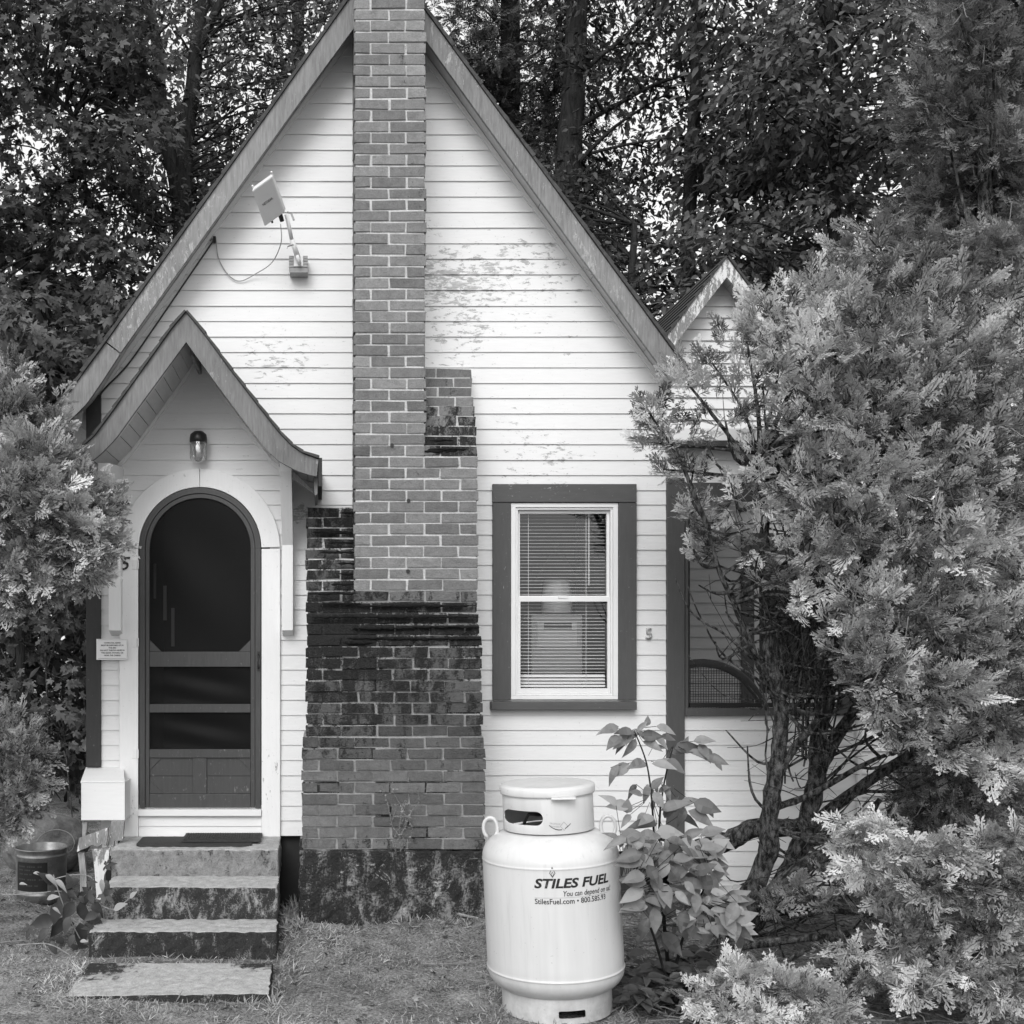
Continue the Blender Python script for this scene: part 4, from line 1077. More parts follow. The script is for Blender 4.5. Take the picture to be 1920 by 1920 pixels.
cm = cut(fix_normals(m.mesh('collar')), [stadium(-.205, -.022, .900, .965, .032, -.4, -.05)])
for at in list(cm.attributes):
    pass
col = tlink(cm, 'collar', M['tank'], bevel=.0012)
cm.polygons.foreach_set('use_smooth', [abs(p.normal.z) < .5 and Vector((p.center.x, p.center.y, 0)).normalized().cross(Vector((p.normal.x, p.normal.y, 0))).length < .2 for p in cm.polygons])
m = MB(); m.lathe([(.2135, 1.026), (.222, 1.028), (.2235, 1.034), (.2235, 1.058), (.218, 1.068), (.19, 1.072), (.17, 1.070), (.10, 1.075), (0, 1.078)], 96); tlink(m, 'lid', M['tank'])
m = MB(); m.box(.02, .13, -.245, -.19, 1.022, 1.03); m.v = [(x, y * (1 - .3 * (x - .05) ** 2 * 10) if y < 0 else y, z) for x, y, z in m.v]; tlink(m, 'lid_latch', M['tank'], False, .002)
m = MB(); m.lathe([(.2515, 0), (.2575, 0), (.2575, .125), (.2515, .125)], 96, closed=True)
fm = cut(fix_normals(m.mesh('foot')), [stadium(.008, .128, .028, .062, .008, -.4, -.05)]); tlink(fm, 'foot_ring', M['tank'], bevel=.001)
for sx in (-1, 1):
    m = MB(); m.tube([(sx * (.245 + .03 + .034 * math.cos(R(a)) * (1 if sx > 0 else 1)), -.01, .84 + .05 * math.sin(R(a)) + .02) for a in range(-60, 241, 20)], .0085, 10); tlink(m, 'lifting_lug', M['tank'])
m = MB(); m.lathe([(0, .86), (.035, .86), (.035, .885), (.022, .89), (.022, .93), (.04, .935), (.045, .96), (.03, .985), (0, .99)], 16); m.tube([(-.02, -.02, .92), (-.09, -.05, .93), (-.12, -.02, .87)], .008, 8); m.tube([(.02, -.02, .93), (.07, -.06, .94), (.1, -.03, .90)], .01, 8); m.lathe([(0, .91), (.028, .91), (.03, .94), (0, .945)], 12, (.075, -.06, 0)); tlink(m, 'valve', M['darkmetal'])
m = MB()
for a0, a1 in ((-105, -95), (88, 92)):
    pass
arc = lambda th, z, r_: Vector((r_ * math.sin(th), -r_ * math.cos(th), z))
def on_cyl(me, th0, z0, r_, sx=1.0): return map_mesh(me, lambda c: arc(th0 + c.x * sx / r_, z0 + c.y, r_ + .0012))
def fitw(body, size, width, **kw):
    me = text_mesh(body, size, **kw); x1 = max(v.co.x for v in me.vertices); x0 = min(v.co.x for v in me.vertices); k = width / (x1 - x0)
    return map_mesh(me, lambda c: Vector(((c.x - x0) * k, c.y, 0)))
def lettering(me, name, mat):
    tlink(me, name, mat, False)
TH0 = math.asin((1009 - 1039) / 131.)
wid = lambda px: RB * (math.asin((px - 1039) / 131.) - TH0)
lettering(on_cyl(fitw('STILES FUEL', .058, wid(1144), shear=.22, bold=.0019), TH0, .6385, RB), 'lettering', M['black'])
t1 = math.asin((1061 - 1039) / 131.)
lettering(on_cyl(fitw('You can depend on us!', .034, RB * (math.asin((1147 - 1039) / 131.) - t1), shear=.2, bold=.0003), t1, .600, RB), 'lettering', M['black'])
lettering(on_cyl(fitw('StilesFuel.com \u2022 800.585.93', .034, wid(1137), bold=.0004), TH0, .5655, RB), 'lettering', M['black'])
m = MB(); NS = 20
for i in range(NS):
    a, b2_ = TH0 + i * .058, TH0 + (i + 1) * .058; m.quad(arc(a, .5925, RB + .001), arc(b2_, .5925, RB + .001), arc(b2_, .5938, RB + .001), arc(a, .5938, RB + .001))
def diamond(mb_, th, z, w_, h_, t):
    o_ = [(0, h_), (w_, 0), (0, -h_ * .7), (-w_, 0)]
    for i in range(4):
        p, q_ = o_[i], o_[(i + 1) % 4]; k = 1 - t
        mb_.quad(arc(th + p[0] / RB, z + p[1], RB + .0013), arc(th + p[0] * k / RB, z + p[1] * k, RB + .0013), arc(th + q_[0] * k / RB, z + q_[1] * k, RB + .0013), arc(th + q_[0] / RB, z + q_[1], RB + .0013))
tf = math.asin((1043 - 1039) / 131.)
tlink(m, 'rule_line', M['paleink'], False)
for a_ in ((.705, .0135, .030, .24), (.699, .007, .013, .3)):
    m = MB(); diamond(m, tf, *a_); tlink(m, 'flame_mark', M['ink'], False)
# faint hazard sticker on the collar
m = MB(); rc = .2137
for i in range(14):
    a, b2_ = .02 + i * .034, .02 + (i + 1) * .034; z = lambda t: .878 + .045 * ((t - .25) / .25) ** 2 * .6
    if 8 <= i <= 9: continue
    m.quad(arc(a, z(a), rc), arc(b2_, z(b2_), rc), arc(b2_, z(b2_) + .0035, rc), arc(a, z(a) + .0035, rc))
tlink(m, 'sticker', M['black'], False)
m = MB(); th = .34
for sgn in range(4):
    o_ = [(0, .021), (.019, 0), (0, -.021), (-.019, 0)]; p, q_ = o_[sgn], o_[(sgn + 1) % 4]
    m.quad(arc(th + p[0] / rc, .896 + p[1], rc), arc(th + p[0] * .85 / rc, .896 + p[1] * .85, rc), arc(th + q_[0] * .85 / rc, .896 + q_[1] * .85, rc), arc(th + q_[0] / rc, .896 + q_[1], rc))
tlink(m, 'sticker', M['paleink'], False)
for k, tx in enumerate(('PROPANE 1', 'Flammable')):
    me = fitw(tx, .011, .055 - .012 * k, bold=0); map_mesh(me, lambda c: arc(.04 + c.x / rc, .908 - .012 * k - c.x * .12 + c.y, rc)); tlink(me, 'sticker', M['paleink'], False)

# things inside: lamp on a heater, woven chair on the porch
lm = empty('table_lamp', P(1045, 1150, .5), 'pale round table lamp dimly seen through the window blind', 'lamp')
m = MB(); c = P(1044, 1150, .5); m.lathe([(0, 0), (.10, .0), (.105, .05), (.10, .12), (.085, .22), (.07, .27), (0, .28)], 24, tuple(c)); m.build('base', M['vinyl'], lm, smooth=True)
m = MB(); m.lathe([(.15, .23), (.09, .33), (.05, .40), (0, .41)], 24, tuple(c)); m.lathe([(0, .41), (.015, .44), (.01, .49), (0, .5)], 10, tuple(c)); m.build('shade', M['black'], lm, smooth=True)
ht = empty('cabinet', P(1045, 1220, .5), 'pale boxy cabinet with a dark slot beneath the table lamp', 'cabinet')
m = MB(); m.box(X_(996, .4), X_(1092, .4), .4, .75, .95, Z_(1153, .4)); m.build('body', M['plasticgrey'], ht, bevel=.006)
m = MB(); m.box(X_(1020, .39), X_(1072, .39), .388, .4, Z_(1180, .39), Z_(1168, .39)); m.build('slot', M['black'], ht)
m = MB(); m.box(X_(1008, .39), X_(1082, .39), .392, .399, Z_(1213, .39), Z_(1165, .39)); m.build('door', M['plastic'], ht)
ch = empty('porch_chair', P(1320, 1400, .5), 'round mesh-backed chair behind the porch screen', 'chair')
cY = .45; cc_ = P(1315, 1365, cY); rr = 122 / SC(cY)
m = MB(); m.tube([(cc_.x + rr * math.cos(R(a)), cY + .0, cc_.z + rr * math.sin(R(a))) for a in range(0, 361, 8)], .03, 8); m.build('rim', M['casing'], ch, smooth=True)
m = MB()
for k in range(-24, 25):
    u = k * rr / 25; h_ = math.sqrt(max(0, rr * rr - u * u)) * .98
    m.box(cc_.x + u - .0018, cc_.x + u + .0018, cY + .008, cY + .011, cc_.z - h_, cc_.z + h_); m.box(cc_.x - h_, cc_.x + h_, cY + .012, cY + .015, cc_.z + u - .0018, cc_.z + u + .0018)
m.build('back_mesh', M['ink'], ch)
m = MB(); m.box(cc_.x - .3, cc_.x + .3, cY - .02, cY + .45, .7, .74); m.build('seat', M['casing'], ch)
for sx in (-.26, .26):
    for sy in (0.0, .4): m = MB(); m.tube([(cc_.x + sx, cY + sy, .3), (cc_.x + sx, cY + sy, .7)], .018, 8); m.build('leg', M['casing'], ch)

# ================================================================== PLANTS
def leaves_obj(name, templates, pos, ax, nrm, scale, tone, mat, parent=None):
    V, Q, T = scatter(templates, pos, ax, nrm, scale, tone); return link(name, arr_mesh(name, V, Q, T), mat, parent)
def rvec(n): return unit(rng.normal(size=(n, 3)))

def joined2(a, b):
    n = len(a.v); a.v += b.v; a.f += [tuple(n + i for i in f_) for f_ in b.f]; a.t += b.t; a.s += b.s; a.mi += [1] * len(b.f); return a
def polyline_px(pl): return [P(a, b, y) for a, b, y in pl]
def thuja(name, label, cat, group, clumps, trunks, base, mat, spray=.13, dens=1.0, twigs=True, twig_mat='bark', outc=None, limb_r=.012, inner=.3, tonebias=0.0):
    """clumps: (x,y,z,r[,flat]) world; trunks: list of (polyline, r0, r1)"""
    root = empty(name, base, label, cat, group); outc = np.array(outc if outc is not None else base, float)
    tb = MB()
    tpts = []
    for pl, r0, r1 in trunks:
        sp = smooth_pts(pl, 6); n = len(sp); jit = r0 * .25
        sp = [p + Vector((random.uniform(-jit, jit), random.uniform(-jit, jit), 0)) * .5 for p in sp]
        tb.tube(sp, [lerp(r0, r1, i / (n - 1)) for i in range(n)], 10, wob=.13); tpts += sp
    pos, ax, nr, sc, tn = [], [], [], [], []
    tw = MB()
    for c in clumps:
        x, y, z, r_ = c[:4]; fl = c[4] if len(c) > 4 else .85; C_ = np.array((x, y, z)); dd_ = c[5] if len(c) > 5 else 1.0; n = int(dens * dd_ * 170 * (r_ / .25) ** 2)
        u = rvec(n); rad = np.where(rng.random(n) < inner, rng.uniform(.3, .8, n), rng.uniform(.8, 1.08, n))
        wob = 1 + .25 * np.sin(u[:, 0] * 5 + x * 9) * np.cos(u[:, 2] * 6 + z * 7)
        p = C_ + u * (rad * wob)[:, None] * r_ * np.array((1, 1, fl))
        out = unit(C_ - outc)
        a = unit(u * .8 + out * .55 + np.array((0, -.15, .10)) + rng.normal(0, .32, (n, 3)))
        nn = unit(rng.normal(0, .55, (n, 3)) + np.array((0, -.45, .65)))
        pos.append(p - a * spray * .5); ax.append(a); nr.append(nn); sc.append(spray * rng.uniform(.6, 1.25, n))
        ct = rng.normal(0, .14); tn.append(np.clip(rng.normal(.38 + ct + tonebias, .25, n), 0, 1))
        if tpts:
            cands = sorted(tpts, key=lambda q: (q - Vector(C_)).length + max(0, q.z - C_[2]) * 2)[:6]; s_ = random.choice(cands)
            e = Vector(C_); mid = s_.lerp(e, .5) + Vector((random.uniform(-.06, .06), random.uniform(-.06, .06), random.uniform(-.08, .04)))
            sp = smooth_pts([s_, mid, e], 4); k = len(sp); rr_ = limb_r * random.uniform(.7, 1.4); tb.tube(sp, [lerp(rr_, rr_ * .35, i / (k - 1)) for i in range(k)], 6, caps=False, wob=.15)
        if twigs:
            for q in range(int(5 * (r_ / .25) ** 2)):
                d = Vector(rvec(1)[0]); e = Vector(C_) + Vector((d.x, d.y, d.z * fl)) * r_ * .95
                st = Vector(C_) + Vector((random.uniform(-.2, .2), random.uniform(-.2, .2), random.uniform(-.2, .2))) * r_
                mid = st.lerp(e, .5) + Vector((0, 0, -.04 * r_ / .25)); tw.tube(smooth_pts([st, mid, e], 3), [.004, .0037, .0034, .003, .0026, .0022, .0018], 4, caps=False)
    tb = joined2(tb, tw)
    if tb.v: tb.build('trunk', [M[twig_mat], M['twig']], root, smooth=True)
    leaves_obj('crown', T_TH, np.concatenate(pos), np.concatenate(ax), np.concatenate(nr), np.concatenate(sc), np.concatenate(tn), mat, root)
    return root

def cl(lst):
    """pixel clumps (px,py,Y,r) -> world"""
    out = []
    for c in lst:
        p = P(c[0], c[1], c[2]); out.append((p.x, p.y, p.z, c[3]) + tuple(c[4:]))
    return out
random.seed(21)
# big right arborvitae
big = [ (1250, 800, -1.0, .17), (1215, 770, -.95, .10), (1290, 720, -1.0, .17), (1335, 680, -1.0, .17), (1400, 640, -1.05, .20), (1450, 590, -1.05, .18), (1530, 560, -1.1, .22), (1620, 545, -1.1, .22), (1700, 560, -1.15, .22), (1790, 560, -1.1, .22), (1860, 590, -1.1, .22),
 (1220, 830, -.95, .09), (1245, 880, -.9, .11), (1300, 880, -1.0, .16), (1360, 790, -1.1, .2), (1430, 720, -1.2, .22), (1520, 660, -1.2, .25), (1630, 640, -1.25, .26), (1740, 660, -1.25, .26), (1850, 690, -1.25, .26), (1920, 660, -1.2, .24),
 (1300, 960, -.95, .14), (1345, 1010, -.95, .12), (1300, 1030, -.9, .06), (1380, 930, -1.1, .17), (1450, 850, -1.2, .22), (1540, 780, -1.3, .25), (1640, 760, -1.35, .27), (1750, 780, -1.35, .27), (1870, 800, -1.35, .27),
 (1410, 1040, -1.1, .12), (1450, 980, -1.15, .16), (1460, 1090, -1.2, .14), (1540, 900, -1.3, .24), (1650, 880, -1.4, .26), (1770, 900, -1.4, .27), (1890, 930, -1.4, .27),
 (1530, 1030, -1.3, .17), (1500, 1120, -1.3, .11), (1600, 1000, -1.4, .20), (1700, 1010, -1.45, .25), (1820, 1040, -1.5, .27), (1930, 1070, -1.5, .27),
 (1620, 1130, -1.5, .19), (1690, 1150, -1.6, .21), (1790, 1160, -1.6, .24), (1900, 1190, -1.6, .25), (1600, 1220, -1.55, .13), (1660, 1260, -1.65, .19), (1760, 1290, -1.65, .21), (1870, 1310, -1.7, .23),
 (1700, 1370, -1.7, .13, .7), (1790, 1400, -1.7, .15, .7), (1890, 1430, -1.7, .17, .7), (1950, 1350, -1.7, .2),
 (1560, 1170, -1.4, .08), (1640, 1330, -1.7, .08)]
fill = [(random.uniform(1480, 1950), random.uniform(600, 1120), random.uniform(-.75, -.35), .24) for _ in range(22)]
TR = [([P(1340, 1790, -.75), P(1400, 1690, -.8), P(1438, 1600, -.85), P(1445, 1500, -.88), P(1463, 1400, -.9), P(1460, 1300, -.92), P(1440, 1210, -.95), P(1435, 1080, -.98), P(1433, 960, -1.0), P(1425, 850, -1.05)], .062, .018),
      ([P(1380, 1760, -.7), P(1450, 1680, -.72), P(1500, 1590, -.75), P(1528, 1480, -.78), P(1535, 1380, -.8), P(1560, 1260, -.85), P(1590, 1130, -.9), P(1620, 980, -1.0), P(1650, 800, -1.1)], .068, .02),
      ([P(1460, 1320, -.9), P(1430, 1260, -.92), P(1400, 1190, -.95), P(1375, 1130, -.97), P(1345, 1060, -1.0), P(1325, 980, -1.0)], .026, .008),
      ([P(1535, 1440, -.78), P(1590, 1350, -.8), P(1660, 1250, -.9), P(1720, 1120, -1.0), P(1780, 950, -1.1)], .04, .012),
      ([P(1505, 1570, -.75), P(1580, 1500, -.8), P(1680, 1430, -.95), P(1790, 1360, -1.1), P(1900, 1290, -1.2)], .04, .012),
      ([P(1310, 1590, -.55), P(1360, 1578, -.62), P(1410, 1555, -.7), P(1470, 1552, -.76), P(1500, 1550, -.76)], .058, .05),
      ([P(1500, 1580, -.75), P(1560, 1572, -.9), P(1610, 1545, -1.0), P(1650, 1500, -1.1)], .028, .016),
      ([P(1330, 1800, -1.0), P(1380, 1740, -1.05), P(1440, 1680, -1.1), P(1500, 1630, -1.15), P(1560, 1598, -1.2), P(1620, 1600, -1.3), P(1700, 1600, -1.4)], .05, .03),
      ([P(1530, 1620, -1.15), P(1600, 1650, -1.2), P(1660, 1690, -1.3)], .03, .014),
      ([P(1460, 1450, -.9), P(1490, 1400, -.92), P(1540, 1340, -.95), P(1590, 1240, -1.1)], .028, .012),
      ([P(1440, 1520, -.88), P(1520, 1490, -.9), P(1590, 1450, -1.0), P(1650, 1420, -1.1), P(1740, 1390, -1.2)], .022, .008),
      ([P(1410, 1235, -.95), P(1360, 1190, -.97), P(1310, 1160, -1.0), P(1285, 1130, -1.0), P(1265, 1080, -1.0)], .009, .003),
      ([P(1445, 1290, -.93), P(1400, 1260, -.97), P(1350, 1220, -1.0), P(1310, 1150, -1.0), P(1290, 1100, -1.0)], .009, .003),
      ([P(1330, 1300, -.93), P(1380, 1180, -.97)], .001, .001)]
TR.pop()
big = [tuple(c) + ((.85, interp(c[0], [(1200, .62), (1330, .40), (1450, .36), (1520, .6), (1600, .95)])) if len(c) == 4 and c[1] > 620 else ()) for c in big]
bigtree = thuja('arborvitae', 'large bushy arborvitae with bare twisted trunks in front of the porch', 'shrub', 'arborvitae shrubs', cl(big) + cl(fill), TR, P(1360, 1790, -.75), M['thuja'], spray=.155, dens=.72, outc=P(1500, 1350, -.4), limb_r=.014)
# dead twigs fanning out inside, part of the same shrub
random.seed(5); tw = MB()
tp = [p for pl, a, b in TR[:5] for p in smooth_pts(pl, 4)]
for k in range(290):
    s_ = random.choice([q for q in tp]); 
    dx = random.choice([1, 1, 1, -1]) * random.uniform(.1, .62); e = s_ + Vector((dx, random.uniform(-.35, .15), random.uniform(-.05, .42) * (1 if random.random() < .8 else -.5)))
    if e.x < X_(1330, -1.0) and e.z < 1.2: continue
    if e.z < .15 or e.x < X_(1290, -1.0): continue
    mid = s_.lerp(e, .5) + Vector((random.uniform(-.05, .05), random.uniform(-.05, .05), random.uniform(-.12, .03)))
    r0 = random.choice([.003, .004, .006, .009, .012]); sp = smooth_pts([s_, mid, e], 4); n = len(sp); tw.tube(sp, [lerp(r0, r0 * .35, i / (n - 1)) for i in range(n)], 5, caps=False, wob=.2)
    if random.random() < .6:
        for q in range(2):
            b0 = sp[random.randrange(2, n - 1)]; e2 = b0 + Vector((random.uniform(-.12, .18), random.uniform(-.08, .08), random.uniform(-.1, .14))); tw.tube([b0, b0.lerp(e2, .5) + Vector((0, 0, .012)), e2], [r0 * .5, r0 * .35, r0 * .2], 4, caps=False)
for k in range(48):
    s_ = P(random.uniform(1435, 1560), random.uniform(1230, 1480), -.85); tx, ty = random.uniform(1290, 1720), random.uniform(760, 1130); e = P(tx, ty, random.uniform(-1.25, -.9))
    mid = s_.lerp(e, .45) + Vector(((e.x - s_.x) * -.12 + random.uniform(-.06, .06), random.uniform(-.05, .05), random.uniform(-.02, .1))); r0 = random.uniform(.004, .009); sp = smooth_pts([s_, mid, e], 6)
    sp = [p + Vector((random.uniform(-.008, .008), random.uniform(-.008, .008), 0)) for p in sp]; n = len(sp); tw.tube(sp, [lerp(r0, .0015, i / (n - 1)) for i in range(n)], 5, caps=False, wob=.2)
    for q in range(3):
        b0 = sp[random.randrange(3, n - 1)]; e2 = b0 + Vector((random.uniform(-.14, .14), random.uniform(-.08, .08), random.uniform(.0, .16))); tw.tube([b0, b0.lerp(e2, .5) + Vector((0, 0, .012)), e2], [.0028, .002, .0012], 4, caps=False)
tw.build('dead_twigs', M['bark'], bigtree)
# dark foliage mass to the right, deeper; shade put into its leaf tone
random.seed(8)
dk = [(random.uniform(1720, 2080), random.uniform(1130, 1700), random.uniform(-.5, .6), .27) for _ in range(26)]
thuja('arborvitae', 'shaded arborvitae foliage at right edge, behind the bare trunks', 'shrub', 'arborvitae shrubs', cl(dk), [([P(1800, 1750, 0), P(1810, 1400, 0), P(1830, 1100, 0)], .06, .03)], P(1800, 1760, 0), M['thuja_shaded'], spray=.13, dens=.9, outc=P(1850, 1400, .5), tonebias=-.2)
low = [(1590, 1790, -2.2, .09, .7), (1640, 1830, -2.25, .10, .7), (1680, 1780, -2.15, .09, .7), (1720, 1850, -2.3, .11, .7), (1590, 1560, -1.9, .12, .6), (1650, 1545, -2.0, .12, .6), (1620, 1620, -1.95, .12, .6), (1690, 1600, -2.05, .13, .6), (1760, 1600, -2.1, .14, .6), (1830, 1590, -2.1, .15, .6), (1900, 1570, -2.1, .15, .6), (1730, 1660, -2.15, .13, .6), (1800, 1670, -2.15, .14, .6), (1880, 1660, -2.2, .15, .6), (1750, 1720, -2.15, .08, .7),
       (1860, 1760, -2.2, .12), (1920, 1740, -2.25, .13), (1840, 1850, -2.3, .11), (1900, 1860, -2.35, .13), (1780, 1800, -2.2, .07), (1660, 1700, -2.0, .08)]
thuja('arborvitae', 'low bright arborvitae branches hanging at the lower right corner', 'shrub', 'arborvitae shrubs', cl(low), [([P(1760, 1830, -1.7), P(1770, 1700, -1.8), P(1780, 1580, -1.9), P(1790, 1480, -1.8)], .012, .008), ([P(1900, 1900, -1.8), P(1880, 1750, -2.0), P(1870, 1600, -2.1)], .015, .008)], P(1780, 1900, -1.9), M['thuja'], spray=.135, dens=.95, outc=P(1850, 1500, -1.2), limb_r=.005, tonebias=.12)
fr = [(1330, 1850, -2.25, .09, .7), (1390, 1830, -2.3, .11, .7), (1460, 1840, -2.3, .11, .7), (1520, 1860, -2.3, .10, .7), (1350, 1905, -2.4, .10, .7), (1430, 1900, -2.45, .11, .7), (1500, 1920, -2.45, .11, .7), (1300, 1880, -2.35, .06), (1570, 1900, -2.35, .09)]
thuja('arborvitae', 'small pale arborvitae spray beside the tank at the bottom edge', 'shrub', 'arborvitae shrubs', cl(fr), [([P(1440, 1960, -2.2), P(1440, 1880, -2.3)], .012, .008)], P(1440, 1960, -2.2), M['thuja'], spray=.12, dens=1.15, outc=P(1440, 1990, -2.0), limb_r=.004, tonebias=.2)
# dim twiggy tangle between trunks and the front fronds
mid = [(random.uniform(1540, 1900), random.uniform(1680, 1850), random.uniform(-2.25, -1.85), .12) for _ in range(20)] + [(random.uniform(1430, 1700), random.uniform(1640, 1720), random.uniform(-1.5, -1.2), .11) for _ in range(9)]
thuja('arborvitae', 'dull sparse arborvitae undergrowth below the fallen trunks', 'shrub', 'arborvitae shrubs', cl(mid), [([P(1500, 1850, -1.3), P(1650, 1760, -1.4), P(1800, 1720, -1.5)], .02, .01)], P(1550, 1870, -1.4), M['thuja_shaded'], spray=.12, dens=.5, outc=P(1650, 1950, -1.3), limb_r=.006, inner=.6)
# left arborvitaes
lf = [(10, 740, -1.0, .19), (60, 780, -1.0, .18), (95, 855, -1.0, .19), (50, 710, -.95, .08), (90, 800, -1.0, .10), (40, 920, -1.3, .2), (150, 990, -1.15, .18), (160, 930, -1.05, .17), (190, 960, -1.05, .13), (200, 1030, -1.0, .10), (225, 1010, -1.0, .07), (60, 860, -1.15, .22), (100, 950, -1.2, .23), (20, 960, -1.2, .24), (130, 1040, -1.2, .17), (60, 1060, -1.2, .18), (170, 1080, -1.1, .08), (0, 1070, -1.2, .17), (30, 690, -.95, .10), (-40, 800, -1.0, .25), (-60, 1000, -1.1, .28), (20, 1130, -1.15, .10), (80, 1120, -1.1, .09), (130, 1105, -1.1, .07)]
thuja('arborvitae', 'leafy arborvitae at the left edge, reaching over the door casing', 'shrub', 'arborvitae shrubs', cl(lf), [([P(-120, 1720, -.9), P(-110, 1400, -.9), P(-80, 1100, -1.0), P(-30, 850, -1.0)], .05, .02), ([P(-100, 1230, -.95), P(0, 1170, -1.0), P(90, 1116, -1.0), P(150, 1105, -1.0)], .012, .004)], P(-120, 1725, -.9), M['thuja'], spray=.145, dens=1.15, outc=P(-60, 1050, -.6), limb_r=.009)
lf2 = [(10, 1375, -.3, .19), (50, 1420, -.35, .17), (20, 1480, -.45, .2), (-30, 1440, -.3, .22), (35, 1535, -.45, .12), (-20, 1550, -.4, .16), (60, 1470, -.4, .12)]
thuja('arborvitae', 'small rounded arborvitae low at the left edge above the bin', 'shrub', 'arborvitae shrubs', cl(lf2), [([P(-10, 1690, -.2), P(0, 1500, -.25)], .02, .01)], P(-10, 1700, -.2), M['thuja'], spray=.14, dens=.95, outc=P(0, 1480, 0), limb_r=.006)
# tall shaded one, upper right
random.seed(13)
up = [(random.uniform(1730 + abs(py_ - 380) * .14, 1990), py_, random.uniform(.8, 2.4), .3) for py_ in [random.uniform(-80, 560) for _ in range(66)]]
up += [(1600 + i * 45, 470 + random.uniform(-25, 15), .6, .22) for i in range(8)]
thuja('arborvitae', 'tall arborvitae filling the upper right corner behind the bush', 'tree', 'arborvitae shrubs', cl(up), [([P(1850, 1500, 1), P(1850, 800, 1), P(1840, 100, 1)], .1, .04)], P(1850, 1640, 1), M['thuja_shaded'], spray=.17, dens=.42, outc=P(1900, 300, 2.0), limb_r=.015, tonebias=.12)

# ---- forest
def tree(name, label, cat, group, trunks, regions, base, leafset, mat, size, per=85, flat=.38, r=(.35, .65), droop=.35, bark='bark_dark', limb=.018, tone=.5):
    """regions: (px0,px1,py0,py1,Y0,Y1,n); leaves hang in flat layered clumps on limbs"""
    root = empty(name, base, label, cat, group); tb = MB(); tp = []
    for pl, r0, r1 in trunks:
        sp = smooth_pts(pl, 5); n = len(sp); tb.tube(sp, [lerp(r0, r1, i / (n - 1)) for i in range(n)], 10, wob=.08); tp += sp
    pos, ax, nr, sc, tn = [], [], [], [], []
    for (a, b, c, d, y0, y1, n) in regions:
        for _ in range(n):
            Y = random.uniform(y0, y1); C_ = P(random.uniform(a, b), random.uniform(c, d), Y)
            if C_.z < .2: continue
            rr_ = random.uniform(*r); k = int(per * (rr_ / .5) ** 2); s_ = min(tp, key=lambda q: (q - C_).length + max(0, q.z - C_.z) * 1.5 + random.random() * .5)
            mid_ = s_.lerp(C_, .55) + Vector((random.uniform(-.15, .15), random.uniform(-.1, .1), random.uniform(-.1, .25)))
            sp = smooth_pts([s_, mid_, C_], 4); m_ = len(sp); r0 = limb * random.uniform(.5, 1.3); tb.tube(sp, [lerp(r0, .003, i / (m_ - 1)) for i in range(m_)], 5, caps=False)
            tilt = np.array((random.uniform(-.35, .35), random.uniform(-.5, .1)))
            # leaves along a few twigs that radiate from the clump centre
            nt_ = max(4, k // 10); dirs = rng.uniform(0, 2 * math.pi, nt_); per_t = k // nt_
            t = rng.uniform(.12, 1, (nt_, per_t)); dx = np.cos(dirs)[:, None] * t * rr_; dy = np.sin(dirs)[:, None] * t * rr_
            dz = rng.normal(0, flat * rr_ * .45, (nt_, 1)) + dx * tilt[0] + dy * tilt[1] - droop * t * t * rr_ + rng.normal(0, .03, t.shape)
            p = np.stack([dx, dy, dz], -1).reshape(-1, 3) + rng.normal(0, .03, (nt_ * per_t, 3)) + np.array(C_)
            aa = np.stack([np.cos(dirs)[:, None] + 0 * t, np.sin(dirs)[:, None] + 0 * t, -.5 + 0 * t], -1).reshape(-1, 3) + rng.normal(0, .55, (len(p), 3))
            pos.append(p); ax.append(aa); nr.append(rng.normal(0, .5, (len(p), 3)) + np.array((0, -.55, .75))); sc.append(size * rng.uniform(.65, 1.25, len(p))); tn.append(np.clip(rng.normal(tone + random.uniform(-.34, .34), .16, len(p)), 0, 1))
    tb.build('trunk', M[bark], root, smooth=True)
    leaves_obj('crown', leafset, np.concatenate(pos), np.concatenate(ax), np.concatenate(nr), np.concatenate(sc), np.concatenate(tn), mat, root)
    return root
random.seed(31)
def gp(px, Y): return P(px, VY + CZ * SC(Y), Y)
GT = 'trees behind the cottage'
tree('maple_tree', 'many-stemmed maple with forked dark trunks behind the left roof slope', 'tree', GT,
     [([gp(345, 6), P(345, 700, 6), P(335, 380, 6), P(305, 230, 6), P(292, 70, 6), P(262, -40, 6)], .13, .05), ([P(345, 420, 6), P(345, 270, 6), P(362, 160, 6), P(372, 50, 6), P(400, -60, 6)], .12, .06), ([P(345, 330, 6), P(357, 230, 6), P(372, 100, 6), P(405, 20, 6), P(440, -50, 6)], .07, .04), ([P(330, 400, 6), P(300, 420, 6), P(265, 340, 6)], .04, .02)],
     [(40, 640, -120, 420, 5.2, 7.4, 185), (100, 420, 380, 620, 5.2, 7, 30)], gp(345, 6), T_OV, M['leaf'], .08)
tree('maple_tree', 'broad maple with layered leaves at the upper left edge', 'tree', GT, [([gp(-80, 4.5), P(-80, 600, 4.5), P(-60, -100, 4.5)], .14, .07), ([P(-70, 250, 4.5), P(60, 160, 4.6), P(150, 230, 4.8)], .04, .02)],
     [(-120, 260, -60, 330, 3.8, 5.4, 46), (-120, 240, 330, 700, 3.6, 5.2, 62)], gp(-80, 4.5), T_MA, M['leaf'], .13, per=75)
tree('hemlock_tree', 'hemlock with straight dark trunk just right of the roof peak', 'tree', GT, [([gp(945, 7.5), P(950, 500, 7.5), P(955, 200, 7.5), P(958, -80, 7.5)], .15, .12)],
     [(820, 1100, -120, 340, 6.6, 8.2, 75), (880, 1140, 300, 560, 6.6, 8, 40)], gp(945, 7.5), T_NE, M['leaf'], .17, per=80, tone=.3)
